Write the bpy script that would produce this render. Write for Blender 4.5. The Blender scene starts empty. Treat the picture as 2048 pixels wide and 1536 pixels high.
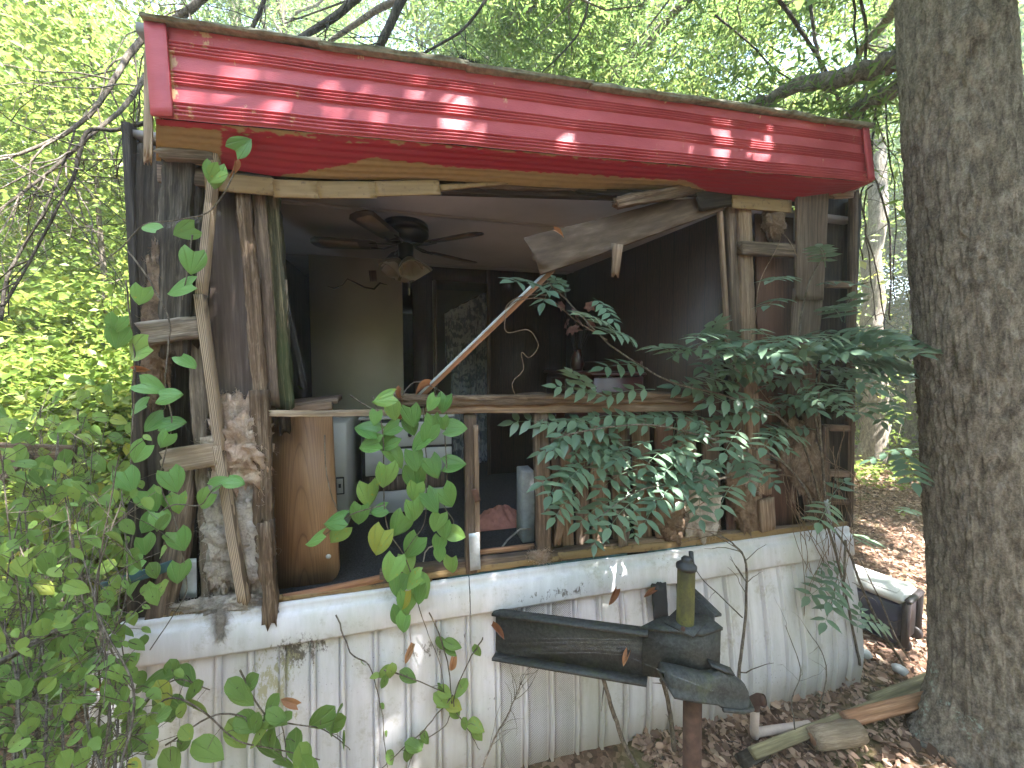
import bpy, math, random
import numpy as np
from mathutils import Vector, Matrix, Euler

random.seed(7)
RNG = np.random.default_rng(11)
sc = bpy.context.scene
COL = sc.collection

# ---------------------------------------------------------------- camera
CAM = Vector((0.0, -2.12, 2.30))
FPX = 769.0                                   # focal length in pixels of a 2048 px wide frame
CAM_ROT = Euler((math.radians(87.0), 0, math.radians(-14.0)), 'XYZ')
cam_data = bpy.data.cameras.new('camera')
cam_data.sensor_width = 36.0
cam_data.lens = 36.0 * FPX / 2048.0
cam_data.clip_start = 0.02
cam_data.clip_end = 500
cam = bpy.data.objects.new('camera', cam_data)
cam.location = CAM
cam.rotation_euler = CAM_ROT
COL.objects.link(cam)
sc.camera = cam

# ---------------------------------------------------------------- sky, sun, exposure
SUN_EL = math.radians(60.0)
SUN_AZ = math.atan2(0.62, -0.78)              # measured from +Y towards +X
SUN = Vector((math.cos(SUN_EL) * math.sin(SUN_AZ), math.cos(SUN_EL) * math.cos(SUN_AZ), math.sin(SUN_EL)))
world = bpy.data.worlds.new('World')
sc.world = world
world.use_nodes = True
wn = world.node_tree
bg = wn.nodes['Background']
sky = wn.nodes.new('ShaderNodeTexSky')
sky.sky_type = 'NISHITA'
sky.sun_disc = False
sky.sun_elevation = SUN_EL
sky.sun_rotation = SUN_AZ
sky.air_density = 1.0
sky.dust_density = 0.8
wn.links.new(sky.outputs[0], bg.inputs[0])
bg.inputs[1].default_value = 0.15
sun_data = bpy.data.lights.new('sun', 'SUN')
sun_data.energy = 5.0
sun_data.angle = math.radians(0.55)
sun_data.color = (1.0, 0.97, 0.93)
sun = bpy.data.objects.new('sun', sun_data)
sun.rotation_euler = SUN.to_track_quat('Z', 'Y').to_euler()
COL.objects.link(sun)
sc.view_settings.view_transform = 'Standard'
sc.view_settings.look = 'None'
sc.view_settings.gamma = 1.0
sc.view_settings.exposure = 3.6
sc.render.engine = 'CYCLES'
sc.cycles.use_denoising = True
sc.cycles.max_bounces = 8
sc.cycles.diffuse_bounces = 5
sc.cycles.glossy_bounces = 2
sc.cycles.transmission_bounces = 5
sc.cycles.transparent_max_bounces = 8
sc.cycles.sample_clamp_indirect = 6.0
sc.cycles.caustics_reflective = False
sc.cycles.caustics_refractive = False

# ---------------------------------------------------------------- geometry helpers
RM = CAM_ROT.to_matrix()
RMI = RM.inverted()
def ray(px, py):
    return RM @ Vector(((px - 1024) / FPX, -(py - 768) / FPX, -1.0))
def P(px, py, Y):
    d = ray(px, py); t = (Y - CAM.y) / d.y
    return CAM + d * t
def PZ(px, py, Z):
    d = ray(px, py); t = (Z - CAM.z) / d.z
    return CAM + d * t
def PX(px, py, X):
    d = ray(px, py); t = (X - CAM.x) / d.x
    return CAM + d * t
def proj(p):
    q = RMI @ (Vector(p) - CAM)
    return (1024 + FPX * q.x / -q.z, 768 - FPX * q.y / -q.z)
def scale_at(p):
    """metres per photo pixel at a world point"""
    q = RMI @ (Vector(p) - CAM)
    return -q.z / FPX

def hash2(ix, iy, seed):
    n = (ix.astype(np.int64) * 374761393 + iy.astype(np.int64) * 668265263 + seed * 1442695041) & 0xffffffff
    n = ((n ^ (n >> 13)) * 1274126177) & 0xffffffff
    return ((n ^ (n >> 16)) & 0xffff) / 65535.0
def vnoise(x, y, seed=0, perx=None):
    x = np.asarray(x, float); y = np.asarray(y, float)
    ix = np.floor(x).astype(np.int64); iy = np.floor(y).astype(np.int64)
    fx = x - ix; fy = y - iy
    fx = fx * fx * (3 - 2 * fx); fy = fy * fy * (3 - 2 * fy)
    jx = ix + 1
    if perx:
        ix = ix % perx; jx = jx % perx
    a = hash2(ix, iy, seed); b = hash2(jx, iy, seed)
    c = hash2(ix, iy + 1, seed); d = hash2(jx, iy + 1, seed)
    return (a * (1 - fx) + b * fx) * (1 - fy) + (c * (1 - fx) + d * fx) * fy
def fbm(x, y, seed=0, octv=4):
    s = 0; a = 0.5; t = 0
    for k in range(octv):
        s = s + a * vnoise(np.asarray(x) * 2 ** k, np.asarray(y) * 2 ** k, seed + k * 17); t += a; a *= 0.5
    return s / t
def noise3(V, sc_, seed=0):
    V = np.asarray(V) * sc_
    return (fbm(V[:, 0] + V[:, 2] * .37, V[:, 1] - V[:, 2] * .61, seed, 3) + fbm(V[:, 1] + 7.3 + V[:, 0] * .41, V[:, 2] + V[:, 0] * .23, seed + 5, 3)) * .5

def mesh_np(name, V, faces, smooth=False, col=None):
    """faces: list of (m,k) index arrays"""
    V = np.asarray(V, np.float32)
    me = bpy.data.meshes.new(name)
    me.vertices.add(len(V)); me.vertices.foreach_set('co', V.ravel())
    fl = [np.asarray(f, np.int32) for f in faces if len(f)]
    tot = sum(f.size for f in fl); npoly = sum(len(f) for f in fl)
    me.loops.add(tot); me.polygons.add(npoly)
    me.loops.foreach_set('vertex_index', np.concatenate([f.ravel() for f in fl]))
    st = []; c = 0
    for f in fl:
        st.append(c + np.arange(len(f)) * f.shape[1]); c += f.size
    me.polygons.foreach_set('loop_start', np.concatenate(st).astype(np.int32))
    if smooth:
        me.polygons.foreach_set('use_smooth', np.ones(npoly, bool))
    me.update(calc_edges=True)
    if col is not None:
        a = me.color_attributes.new('Col', 'FLOAT_COLOR', 'POINT')
        c4 = np.ones((len(V), 4), np.float32); c4[:, :3] = col
        a.data.foreach_set('color', c4.ravel())
    me.validate()
    return me

WM = {}
def put(name, mesh, mat, parent=None, M=None, label=None, cat=None, group=None, kind=None):
    o = bpy.data.objects.new(name, mesh)
    COL.objects.link(o)
    M = M.copy() if M is not None else Matrix.Identity(4)
    if mat is not None and mesh is not None and len(mesh.materials) == 0:
        mesh.materials.append(mat)
    WM[o.name] = M
    if parent is not None:
        o.parent = parent
        o.matrix_parent_inverse = WM[parent.name].inverted()
    o.matrix_basis = M
    if label: o['label'] = label
    if cat: o['category'] = cat
    if group: o['group'] = group
    if kind: o['kind'] = kind
    return o
def thing(name, loc, label, cat, group=None, M=None):
    o = put(name, None, None, None, M if M is not None else Matrix.Translation(Vector(loc)), label, cat, group)
    o.empty_display_size = .1
    return o

class Bag:
    """collects geometry for one mesh"""
    def __init__(s): s.V = []; s.Q = []; s.T = []; s.n = 0
    def add(s, V, Q=(), T=()):
        V = np.asarray(V, float).reshape(-1, 3)
        s.V.append(V)
        if len(Q): s.Q.append(np.asarray(Q, int) + s.n)
        if len(T): s.T.append(np.asarray(T, int) + s.n)
        s.n += len(V)
    def box(s, lo, hi, M=None):
        x0, y0, z0 = lo; x1, y1, z1 = hi
        V = np.array([(x0,y0,z0),(x1,y0,z0),(x1,y1,z0),(x0,y1,z0),(x0,y0,z1),(x1,y0,z1),(x1,y1,z1),(x0,y1,z1)], float)
        if M is not None: V = np.array([tuple(M @ Vector(v)) for v in V])
        s.add(V, [(0,3,2,1),(4,5,6,7),(0,1,5,4),(1,2,6,5),(2,3,7,6),(3,0,4,7)])
    def tube(s, pts, rad, k=6, cap=True, wob=0.0):
        pts = np.asarray([tuple(p) for p in pts], float); n = len(pts)
        rad = np.broadcast_to(np.asarray(rad, float), (n,)).copy()
        tan = np.gradient(pts, axis=0); tan /= np.linalg.norm(tan, axis=1)[:, None] + 1e-9
        ref = np.array([0, 0, 1.0]) if abs(tan[0, 2]) < .9 else np.array([1.0, 0, 0])
        V = []
        u = np.cross(tan[0], ref); u /= np.linalg.norm(u)
        for i in range(n):
            u = u - tan[i] * np.dot(u, tan[i]); u /= np.linalg.norm(u) + 1e-9
            w = np.cross(tan[i], u)
            a = np.arange(k) * 2 * np.pi / k
            r = rad[i] * (1 + (RNG.random(k) - .5) * wob)
            V.append(pts[i] + np.outer(np.cos(a) * r, u) + np.outer(np.sin(a) * r, w))
        V = np.concatenate(V)
        Q = []
        for i in range(n - 1):
            for j in range(k):
                a, b = i * k + j, i * k + (j + 1) % k
                Q.append((a, b, b + k, a + k))
        T = []
        if cap:
            for (c, off, rev) in ((pts[0], 0, True), (pts[-1], (n - 1) * k, False)):
                ci = len(V); V = np.vstack([V, c])
                for j in range(k):
                    a, b = off + j, off + (j + 1) % k
                    T.append((ci, b, a) if rev else (ci, a, b))
        s.add(V, Q, T)
    def lathe(s, prof, k=24, M=None, wave=None):
        """prof: list of (r,z)"""
        V = []
        a = np.arange(k) * 2 * np.pi / k
        for i, (r, z) in enumerate(prof):
            rr = np.full(k, r)
            if wave: rr = rr * (1 + wave[1] * np.cos(a * wave[0]) * (i / len(prof)))
            V.append(np.stack([rr * np.cos(a), rr * np.sin(a), np.full(k, z)], 1))
        V = np.concatenate(V)
        if M is not None: V = np.array([tuple(M @ Vector(v)) for v in V])
        Q = [(i * k + j, i * k + (j + 1) % k, (i + 1) * k + (j + 1) % k, (i + 1) * k + j) for i in range(len(prof) - 1) for j in range(k)]
        s.add(V, Q)
    def mesh(s, name, smooth=False, col=None):
        return mesh_np(name, np.concatenate(s.V), [np.concatenate(s.Q) if s.Q else [], np.concatenate(s.T) if s.T else []], smooth, col)

def grid_quads(nu, nv, off=0):
    i, j = np.meshgrid(np.arange(nu - 1), np.arange(nv - 1), indexing='ij')
    a = (i * nv + j).ravel()
    return np.stack([a, a + nv, a + nv + 1, a + 1], 1) + off

def axes(p0, p1, face):
    z = (p1 - p0).normalized()
    y = -(face - z * face.dot(z)).normalized()
    x = y.cross(z)
    return x, y, z

def board(name, p0, p1, w, t, mat, parent, face=Vector((0, -1, 0)), rot=0.0, jag=(0, 0), taper=1.0, bend=0.0, seg=None, seed=None, label=None, cat=None, bow=0.0):
    """one plank: local Z along its length, local X its width, local Y its thickness (front at -Y)"""
    rs = np.random.default_rng(seed if seed is not None else random.randrange(10 ** 6))
    p0 = Vector(p0); p1 = Vector(p1)
    L = (p1 - p0).length
    x, y, z = axes(p0, p1, face)
    nw, nt = (6, 3) if (rot > 0 or max(jag) > 0) else (3, 2)
    per = []
    c = min(w, t) * .07
    for i in range(nw): per.append((-w / 2 + c + (w - 2 * c) * i / (nw - 1), -t / 2))
    for i in range(nt): per.append((w / 2, -t / 2 + c + (t - 2 * c) * i / (nt - 1)))
    for i in range(nw): per.append((w / 2 - c - (w - 2 * c) * i / (nw - 1), t / 2))
    for i in range(nt): per.append((-w / 2, t / 2 - c - (t - 2 * c) * i / (nt - 1)))
    per = np.array(per); k = len(per)
    seg = seg or (max(4, int(L / .035)) if rot > 0 else 6)
    V = []
    groove = rs.random(k) - .5
    ph = rs.random() * 50
    for i in range(seg + 1):
        f = i / seg
        q = per.copy()
        q[:, 0] *= 1 + (taper - 1) * f
        if rot > 0:
            nn = vnoise(np.arange(k) * .9 + ph, np.full(k, f * L * 9), 3) - .5
            n2 = vnoise(np.arange(k) * 1.7 + ph, np.full(k, f * L * 28), 9) - .5
            e = (nn * 1.1 + n2 * .7 + groove * .8) * rot * .012
            r = np.linalg.norm(q, axis=1)[:, None] + 1e-6
            q = q + q / r * e[:, None]
            q[:, 0] += (vnoise(np.array([f * L * 3 + ph]), np.array([1.0]), 5)[0] - .5) * rot * .012
        zz = np.full(k, f * L)
        if i == 0: zz = zz - rs.random(k) * jag[0]
        if i == seg: zz = zz + rs.random(k) * jag[1]
        q[:, 0] += bend * math.sin(f * math.pi)
        q[:, 1] += bow * math.sin(f * math.pi)
        V.append(np.column_stack([q, zz]))
    V = np.concatenate(V)
    Q = [(i * k + j, i * k + (j + 1) % k, (i + 1) * k + (j + 1) % k, (i + 1) * k + j) for i in range(seg) for j in range(k)]
    T = []
    for (off, rev) in ((0, True), (seg * k, False)):
        ci = len(V); V = np.vstack([V, V[off:off + k].mean(0)])
        for j in range(k):
            a, b = off + j, off + (j + 1) % k
            T.append((ci, b, a) if rev else (ci, a, b))
    me = mesh_np(name, V, [np.array(Q), np.array(T)])
    M = Matrix((x, y, z)).transposed().to_4x4(); M.translation = p0
    return put(name, me, mat, parent, M, label, cat)

def bd(name, a, b, wpx, Y, t, mat, parent, **kw):
    """board between two photo points on the plane y=Y (or a pair of planes)"""
    Y0, Y1 = Y if isinstance(Y, tuple) else (Y, Y)
    p0 = P(a[0], a[1], Y0); p1 = P(b[0], b[1], Y1)
    w = wpx * scale_at((p0 + p1) / 2) / 1.05
    return board(name, p0, p1, w, t, mat, parent, **kw)

def boxo(name, lo, hi, mat, parent=None, bevel=0.0, **kw):
    """bevelled box as one mesh"""
    lo = Vector(lo); hi = Vector(hi); c = (lo + hi) / 2; h = (hi - lo) / 2
    b = min(bevel, h.x * .9, h.y * .9, h.z * .9)
    B = Bag()
    if b <= 0:
        B.box(lo - c, hi - c)
    else:
        V = []; idx = {}
        for sx in (-1, 1):
            for sy in (-1, 1):
                for sz in (-1, 1):
                    for ax in range(3):
                        v = [sx * (h.x - b), sy * (h.y - b), sz * (h.z - b)]
                        v[ax] = (sx, sy, sz)[ax] * h[ax]
                        idx[(sx, sy, sz, ax)] = len(V); V.append(v)
        Q = []; T = []
        for ax in range(3):
            o1, o2 = (ax + 1) % 3, (ax + 2) % 3
            for s in (-1, 1):
                def key(a, b_):
                    k = [0, 0, 0]; k[ax] = s; k[o1] = a; k[o2] = b_; return (*k, ax)
                q = [idx[key(-1, -1)], idx[key(1, -1)], idx[key(1, 1)], idx[key(-1, 1)]]
                Q.append(q if s > 0 else q[::-1])
            for s1 in (-1, 1):
                for s2 in (-1, 1):
                    def kk(sa, A):
                        k = [0, 0, 0]; k[ax] = sa; k[o1] = s1; k[o2] = s2; return idx[(*k, A)]
                    q = [kk(-1, o1), kk(1, o1), kk(1, o2), kk(-1, o2)]
                    Q.append(q if s1 * s2 < 0 else q[::-1])
        for sx in (-1, 1):
            for sy in (-1, 1):
                for sz in (-1, 1):
                    t = [idx[(sx, sy, sz, 0)], idx[(sx, sy, sz, 1)], idx[(sx, sy, sz, 2)]]
                    T.append(t if sx * sy * sz > 0 else t[::-1])
        B.add(V, Q, T)
    return put(name, B.mesh(name), mat, parent, Matrix.Translation(c), **kw)

# ---------------------------------------------------------------- material helpers
class NT:
    def __init__(s, name):
        s.m = bpy.data.materials.new(name); s.m.use_nodes = True
        s.t = s.m.node_tree; s.N = s.t.nodes; s.L = s.t.links
        s.b = s.N['Principled BSDF']; s.out = s.N['Material Output']
    def node(s, typ, **kw):
        n = s.N.new(typ)
        for k, v in kw.items(): setattr(n, k, v)
        return n
    def set(s, sock, v):
        if isinstance(v, bpy.types.NodeSocket): s.L.new(v, sock)
        elif isinstance(v, (tuple, list)) and len(v) == 3 and sock.type == 'RGBA': sock.default_value = (*v, 1)
        else: sock.default_value = v
    def obj(s, rnd=True):
        c = s.node('ShaderNodeTexCoord').outputs['Object']
        if rnd:
            r = s.node('ShaderNodeObjectInfo').outputs['Random']
            m = s.node('ShaderNodeVectorMath', operation='SCALE'); m.inputs[0].default_value = (37.1, 17.7, 53.3)
            s.set(m.inputs['Scale'], r)
            a = s.node('ShaderNodeVectorMath', operation='ADD'); s.set(a.inputs[0], c); s.set(a.inputs[1], m.outputs[0])
            return a.outputs[0]
        return c
    def geo(s): return s.node('ShaderNodeNewGeometry').outputs['Position']
    def mapv(s, v, scale=(1, 1, 1), loc=(0, 0, 0), rot=(0, 0, 0)):
        m = s.node('ShaderNodeMapping'); s.set(m.inputs['Vector'], v)
        m.inputs['Scale'].default_value = scale; m.inputs['Location'].default_value = loc; m.inputs['Rotation'].default_value = rot
        return m.outputs[0]
    def noise(s, v, scale=5, detail=4, rough=.55, dist=0.0):
        n = s.node('ShaderNodeTexNoise'); s.set(n.inputs['Vector'], v)
        n.inputs['Scale'].default_value = scale; n.inputs['Detail'].default_value = detail
        n.inputs['Roughness'].default_value = rough; n.inputs['Distortion'].default_value = dist
        return n.outputs[0]
    def voro(s, v, scale=5, feature='F1', out='Distance'):
        n = s.node('ShaderNodeTexVoronoi', feature=feature); s.set(n.inputs['Vector'], v); n.inputs['Scale'].default_value = scale
        return n.outputs[out]
    def wave(s, v, scale=5, dist=4, detail=2, dscale=1.0, bands='X'):
        n = s.node('ShaderNodeTexWave'); s.set(n.inputs['Vector'], v); n.bands_direction = bands
        n.inputs['Scale'].default_value = scale; n.inputs['Distortion'].default_value = dist
        n.inputs['Detail'].default_value = detail; n.inputs['Detail Scale'].default_value = dscale
        return n.outputs['Fac']
    def ramp(s, f, stops, interp='LINEAR'):
        n = s.node('ShaderNodeValToRGB'); s.set(n.inputs[0], f); n.color_ramp.interpolation = interp
        e = n.color_ramp.elements
        while len(e) < len(stops): e.new(.5)
        for i, (p, c) in enumerate(stops):
            e[i].position = p
            e[i].color = (*c, 1) if isinstance(c, (tuple, list)) else (c, c, c, 1)
        return n.outputs[0]
    def mix(s, f, a, b, mode='MIX'):
        n = s.node('ShaderNodeMix', data_type='RGBA', blend_type=mode)
        s.set(n.inputs[0], f); s.set(n.inputs[6], a); s.set(n.inputs[7], b)
        return n.outputs[2]
    def math(s, op, a, b=0.0):
        n = s.node('ShaderNodeMath', operation=op); s.set(n.inputs[0], a); s.set(n.inputs[1], b)
        return n.outputs[0]
    def sep(s, v):
        n = s.node('ShaderNodeSeparateXYZ'); s.set(n.inputs[0], v); return n.outputs
    def attr(s, name='Col'): return s.node('ShaderNodeVertexColor', layer_name=name).outputs[0]
    def rnd(s): return s.node('ShaderNodeObjectInfo').outputs['Random']
    def island(s): return s.node('ShaderNodeNewGeometry').outputs['Random Per Island']
    def bump(s, h, strength=.5, dist=.01):
        n = s.node('ShaderNodeBump'); s.set(n.inputs['Height'], h)
        n.inputs['Strength'].default_value = strength; n.inputs['Distance'].default_value = dist
        s.L.new(n.outputs[0], s.b.inputs['Normal']); return n.outputs[0]
    def fin(s, col, rough=.7, metal=0.0, spec=.4):
        s.set(s.b.inputs['Base Color'], col); s.set(s.b.inputs['Roughness'], rough)
        s.set(s.b.inputs['Metallic'], metal); s.set(s.b.inputs['Specular IOR Level'], spec)
        return s.m

def wood(name, dark, mid, light, grain=1.0, stain=None, bump=.6, rough=.85):
    n = NT(name); v = n.obj()
    g = n.noise(n.mapv(v, (60 * grain, 60 * grain, 2.2)), 1, 5, .65)
    g2 = n.noise(n.mapv(v, (160 * grain, 160 * grain, 6)), 1, 3, .6)
    c = n.ramp(g, [(.28, dark), (.5, mid), (.72, light)])
    c = n.mix(n.ramp(g2, [(.35, 0.0), (.62, .55)]), c, dark)
    blot = n.noise(n.mapv(v, (5, 5, 2.5)), 1, 4, .6)
    c = n.mix(n.ramp(blot, [(.45, 0.0), (.72, .75)]), c, stain or dark)
    h = n.math('ADD', n.math('MULTIPLY', g, 1.0), n.math('MULTIPLY', g2, .7))
    n.bump(h, bump, .006)
    return n.fin(c, rough, 0, .2)

MAT = {}
MAT['wood_grey'] = wood('weathered_grey_wood', (.06, .045, .035), (.23, .19, .15), (.42, .36, .30), stain=(.05, .04, .033))
MAT['wood_brown'] = wood('weathered_brown_wood', (.045, .032, .025), (.165, .118, .088), (.31, .24, .185), stain=(.055, .042, .033))
MAT['wood_tan'] = wood('tan_wood', (.09, .06, .042), (.27, .19, .135), (.43, .325, .24), stain=(.10, .07, .05))
MAT['wood_pale'] = wood('pale_wood', (.14, .10, .07), (.36, .28, .20), (.55, .46, .36), stain=(.12, .09, .065))
MAT['wood_dark'] = wood('rotted_dark_wood', (.012, .010, .009), (.045, .036, .028), (.12, .098, .078), stain=(.01, .009, .008))
MAT['wood_char'] = wood('blackened_grey_wood', (.012, .011, .010), (.085, .072, .06), (.24, .21, .175), stain=(.014, .012, .011), bump=1.0)
MAT['wood_rot'] = wood('rotted_wood', (.035, .022, .015), (.16, .108, .072), (.36, .285, .21), stain=(.035, .022, .015), bump=1.0)
MAT['wood_moss'] = wood('mossy_wood', (.014, .018, .008), (.07, .062, .035), (.30, .25, .16), stain=(.03, .05, .016), bump=1.0)
MAT['wood_red'] = wood('reddish_lath', (.16, .075, .04), (.36, .19, .11), (.50, .30, .19), stain=(.2, .1, .06), bump=.25)
MAT['sheathing'] = wood('reddish_brown_panel', (.055, .028, .02), (.125, .065, .045), (.19, .105, .072), grain=.6, stain=(.10, .052, .035), bump=.2, rough=.7)
MAT['sheet_brown'] = wood('brown_sheet', (.07, .05, .042), (.125, .094, .08), (.19, .15, .13), grain=.8, stain=(.09, .07, .06), bump=.2, rough=.75)
MAT['cardboard'] = wood('sagging_panel', (.055, .038, .028), (.11, .078, .058), (.175, .13, .10), grain=.25, stain=(.05, .033, .023), bump=.35)

def plain(name, c, rough=.6, metal=0.0, var=.25, scale=6, spec=.4, bump=.0):
    n = NT(name); v = n.obj()
    f = n.noise(v, scale, 5, .6)
    col = n.mix(n.ramp(f, [(.3, 0.0), (.75, 1.0)]), tuple(x * (1 - var) for x in c), tuple(min(1, x * (1 + var)) for x in c))
    if bump: n.bump(n.noise(v, scale * 12, 3, .6), bump, .004)
    return n.fin(col, rough, metal, spec)
# ---------------------------------------------------------------- more materials
def m_red():
    n = NT('red_painted_metal'); v = n.obj(False)
    fade = n.noise(n.mapv(v, (2.5, 6, 6)), 1, 4, .6)
    base = n.mix(n.ramp(fade, [(.3, 0.0), (.75, 1.0)]), (.28, .030, .042), (.45, .095, .112))
    em = n.noise(n.mapv(v, (45, 45, 420)), 1, 2, .5)          # embossed grain of the sheet
    chip = n.noise(v, 9, 6, .7)
    xs = n.sep(v)
    streak = n.noise(n.mapv(v, (16, 16, 2.5)), 1, 5, .7)
    msk = n.ramp(n.math('MULTIPLY', chip, n.math('ADD', streak, n.math('MULTIPLY', n.attr(), .35))), [(.41, 0.0), (.455, .8)])
    col = n.mix(msk, base, (.50, .36, .20))
    n.bump(em, .35, .003)
    return n.fin(col, n.ramp(fade, [(.3, .42), (.7, .6)]), 0, .35)
MAT['red'] = m_red()
def m_soffit():
    n = NT('soffit_paint'); v = n.obj(False)
    streak = n.noise(n.mapv(v, (1.2, 60, 60)), 1, 3, .6)
    col = n.mix(n.ramp(streak, [(.3, 0.0), (.8, .22)]), n.attr(), (.10, .04, .03))
    return n.fin(col, .55, 0, .35)
MAT['soffit'] = m_soffit()
def m_ochre():
    n = NT('ochre_painted_metal'); v = n.obj()
    f = n.noise(n.mapv(v, (50, 50, 4)), 1, 5, .65); d = n.noise(v, 26, 5, .7)
    col = n.mix(n.ramp(f, [(.3, 0.0), (.75, 1.0)]), (.17, .11, .045), (.25, .17, .08))
    col = n.mix(n.ramp(d, [(.56, 0.0), (.68, .85)]), col, (.09, .055, .03))
    n.bump(f, .25, .004)
    return n.fin(col, .6)
MAT['ochre'] = m_ochre()
def m_white(perf=False):
    n = NT('white_siding_perforated' if perf else 'white_siding'); v = n.obj(False)
    a = n.noise(n.mapv(v, (3.2, 3.2, 1.3)), 1, 6, .68)
    s = n.noise(n.mapv(v, (14, 14, .8)), 1, 5, .7)
    col = n.mix(n.ramp(s, [(.35, 0.0), (.75, .75)]), (.61, .595, .625), (.41, .40, .415))
    col = n.mix(n.ramp(a, [(.45, 0.0), (.68, .5)]), col, (.36, .38, .30))
    b = n.noise(v, 7, 8, .78)
    col = n.mix(n.ramp(b, [(.55, 0.0), (.70, .75)]), col, (.30, .275, .215))
    sp = n.noise(v, 85, 2, .5)
    patch = n.noise(n.mapv(v, (2.2, 2, 2.2), (3.3, 0, 1.2)), 1, 3, .6)
    col = n.mix(n.math('MULTIPLY', n.ramp(sp, [(.67, 0.0), (.71, 1.0)]), n.ramp(patch, [(.56, 0.0), (.68, .8)])), col, (.05, .035, .025))
    z = n.sep(v)[2]
    low = n.ramp(n.math('ADD', z, n.math('MULTIPLY', a, .25)), [(.10, .75), (.30, 0.0)])
    col = n.mix(low, col, (.34, .27, .20))
    # splashed dirt and algae where run-off from the torn wall hits the siding
    for (q_, rx, rz, thr, dc) in ((P(592, 1305, -.06), .17, .12, .50, (.06, .045, .032)), (P(545, 1380, -.06), .16, .30, .53, (.30, .29, .17)), (P(860, 1300, -.06), .30, .08, .56, (.07, .055, .04)), (P(1130, 1180, -.06), .4, .05, .57, (.08, .06, .045))):
        dx_ = n.math('DIVIDE', n.math('SUBTRACT', n.sep(v)[0], q_.x), rx); dz_ = n.math('DIVIDE', n.math('SUBTRACT', n.sep(v)[2], q_.z), rz)
        fall = n.math('SUBTRACT', 1.0, n.math('ADD', n.math('MULTIPLY', dx_, dx_), n.math('MULTIPLY', dz_, dz_)))
        fall = n.math('MAXIMUM', fall, 0.0)
        nn_ = n.noise(n.mapv(v, (1, 1, .45)), 24, 8, .8)
        mk = n.ramp(n.math('ADD', n.math('MULTIPLY', fall, .16), nn_), [(thr + .09, 0.0), (thr + .15, .9)])
        col = n.mix(n.math('MULTIPLY', mk, n.ramp(fall, [(0.0, 0.0), (.25, 1.0)])), col, dc)
    if perf:
        xs = n.sep(v)
        def fr(q, k, o=0.0): return n.math('SUBTRACT', n.math('FRACT', n.math('ADD', n.math('MULTIPLY', q, k), o)), .5)
        gx = fr(xs[0], 95.0); gz = fr(xs[2], 95.0)
        gx2 = fr(xs[0], 95.0, .5); gz2 = fr(xs[2], 95.0, .5)
        d1 = n.math('ADD', n.math('MULTIPLY', gx, gx), n.math('MULTIPLY', gz, gz))
        d2 = n.math('ADD', n.math('MULTIPLY', gx2, gx2), n.math('MULTIPLY', gz2, gz2))
        hole = n.math('LESS_THAN', n.math('MINIMUM', d1, d2), .042)
        onf = n.math('GREATER_THAN', n.attr(), .5)
        col = n.mix(n.math('MULTIPLY', hole, onf), col, (.012, .012, .012))
    n.bump(n.noise(v, 60, 3, .6), .08, .003)
    return n.fin(col, .45, 0, .4)
MAT['white'] = m_white(); MAT['white_perf'] = m_white(True)
def m_hitch():
    n = NT('black_mossy_steel'); v = n.obj()
    a = n.noise(v, 6, 7, .7); b = n.noise(v, 55, 5, .75)
    col = n.mix(n.ramp(b, [(.4, 0.0), (.75, 1.0)]), (.014, .016, .017), (.062, .068, .066))
    col = n.mix(n.ramp(a, [(.55, 0.0), (.73, .7)]), col, (.06, .075, .025))
    n.bump(b, .35, .004)
    return n.fin(col, .62, 0, .4)
MAT['hitch'] = m_hitch()
def m_jack():
    n = NT('mossy_green_steel'); v = n.obj()
    a = n.noise(n.mapv(v, (8, 8, 3)), 1, 6, .7); b = n.noise(v, 70, 4, .7)
    col = n.mix(n.ramp(a, [(.35, 0.0), (.6, 1.0)]), (.03, .034, .022), (.115, .115, .032))
    col = n.mix(n.ramp(b, [(.5, 0.0), (.7, .6)]), col, (.03, .03, .025))
    n.bump(b, .4, .004)
    return n.fin(col, .8)
MAT['jack'] = m_jack()
MAT['rust'] = plain('rusty_steel', (.075, .040, .030), .85, .0, .5, 18, .3, .4)
MAT['black_metal'] = plain('black_metal', (.025, .026, .028), .5, .0, .3, 20)
MAT['galv'] = plain('galvanised_steel', (.36, .40, .43), .5, .3, .3, 14, .5, .1)
MAT['roof_edge'] = plain('lichen_grey_edge', (.22, .22, .17), .9, 0, .45, 30, .2, .5)
MAT['roof'] = plain('grey_roof', (.25, .25, .24), .85)
MAT['ceiling'] = plain('stained_ceiling_board', (.25, .228, .218), .85, 0, .12, 2)
MAT['cream'] = plain('cream_wall', (.40, .355, .265), .7, 0, .08, 3)
MAT['dark_void'] = plain('dark_hole_shade', (.02, .022, .026), .9)  # near-black shade colour for the hole in the siding
MAT['white_box'] = plain('white_enamel', (.42, .42, .40), .45, 0, .06, 3)
MAT['bronze'] = plain('dark_bronze', (.014, .013, .0125), .35, .6, .3, 10, .5)
MAT['blade'] = plain('dark_fan_blade', (.022, .016, .014), .55, 0, .3, 8)
MAT['mahogany'] = plain('mahogany', (.045, .010, .007), .3, 0, .35, 7, .5)
MAT['carpet'] = plain('dark_carpet', (.035, .035, .038), .95, 0, .8, 120, .1, .5)
MAT['cloth_pink'] = plain('dusty_pink_cloth', (.38, .165, .125), .95, 0, .25, 20, .1, .2)
MAT['block'] = plain('grey_concrete', (.36, .37, .38), .95, 0, .2, 25, .2, .4)
MAT['petal'] = plain('faded_pink_petals', (.34, .18, .17), .8, 0, .35, 20)
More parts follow.
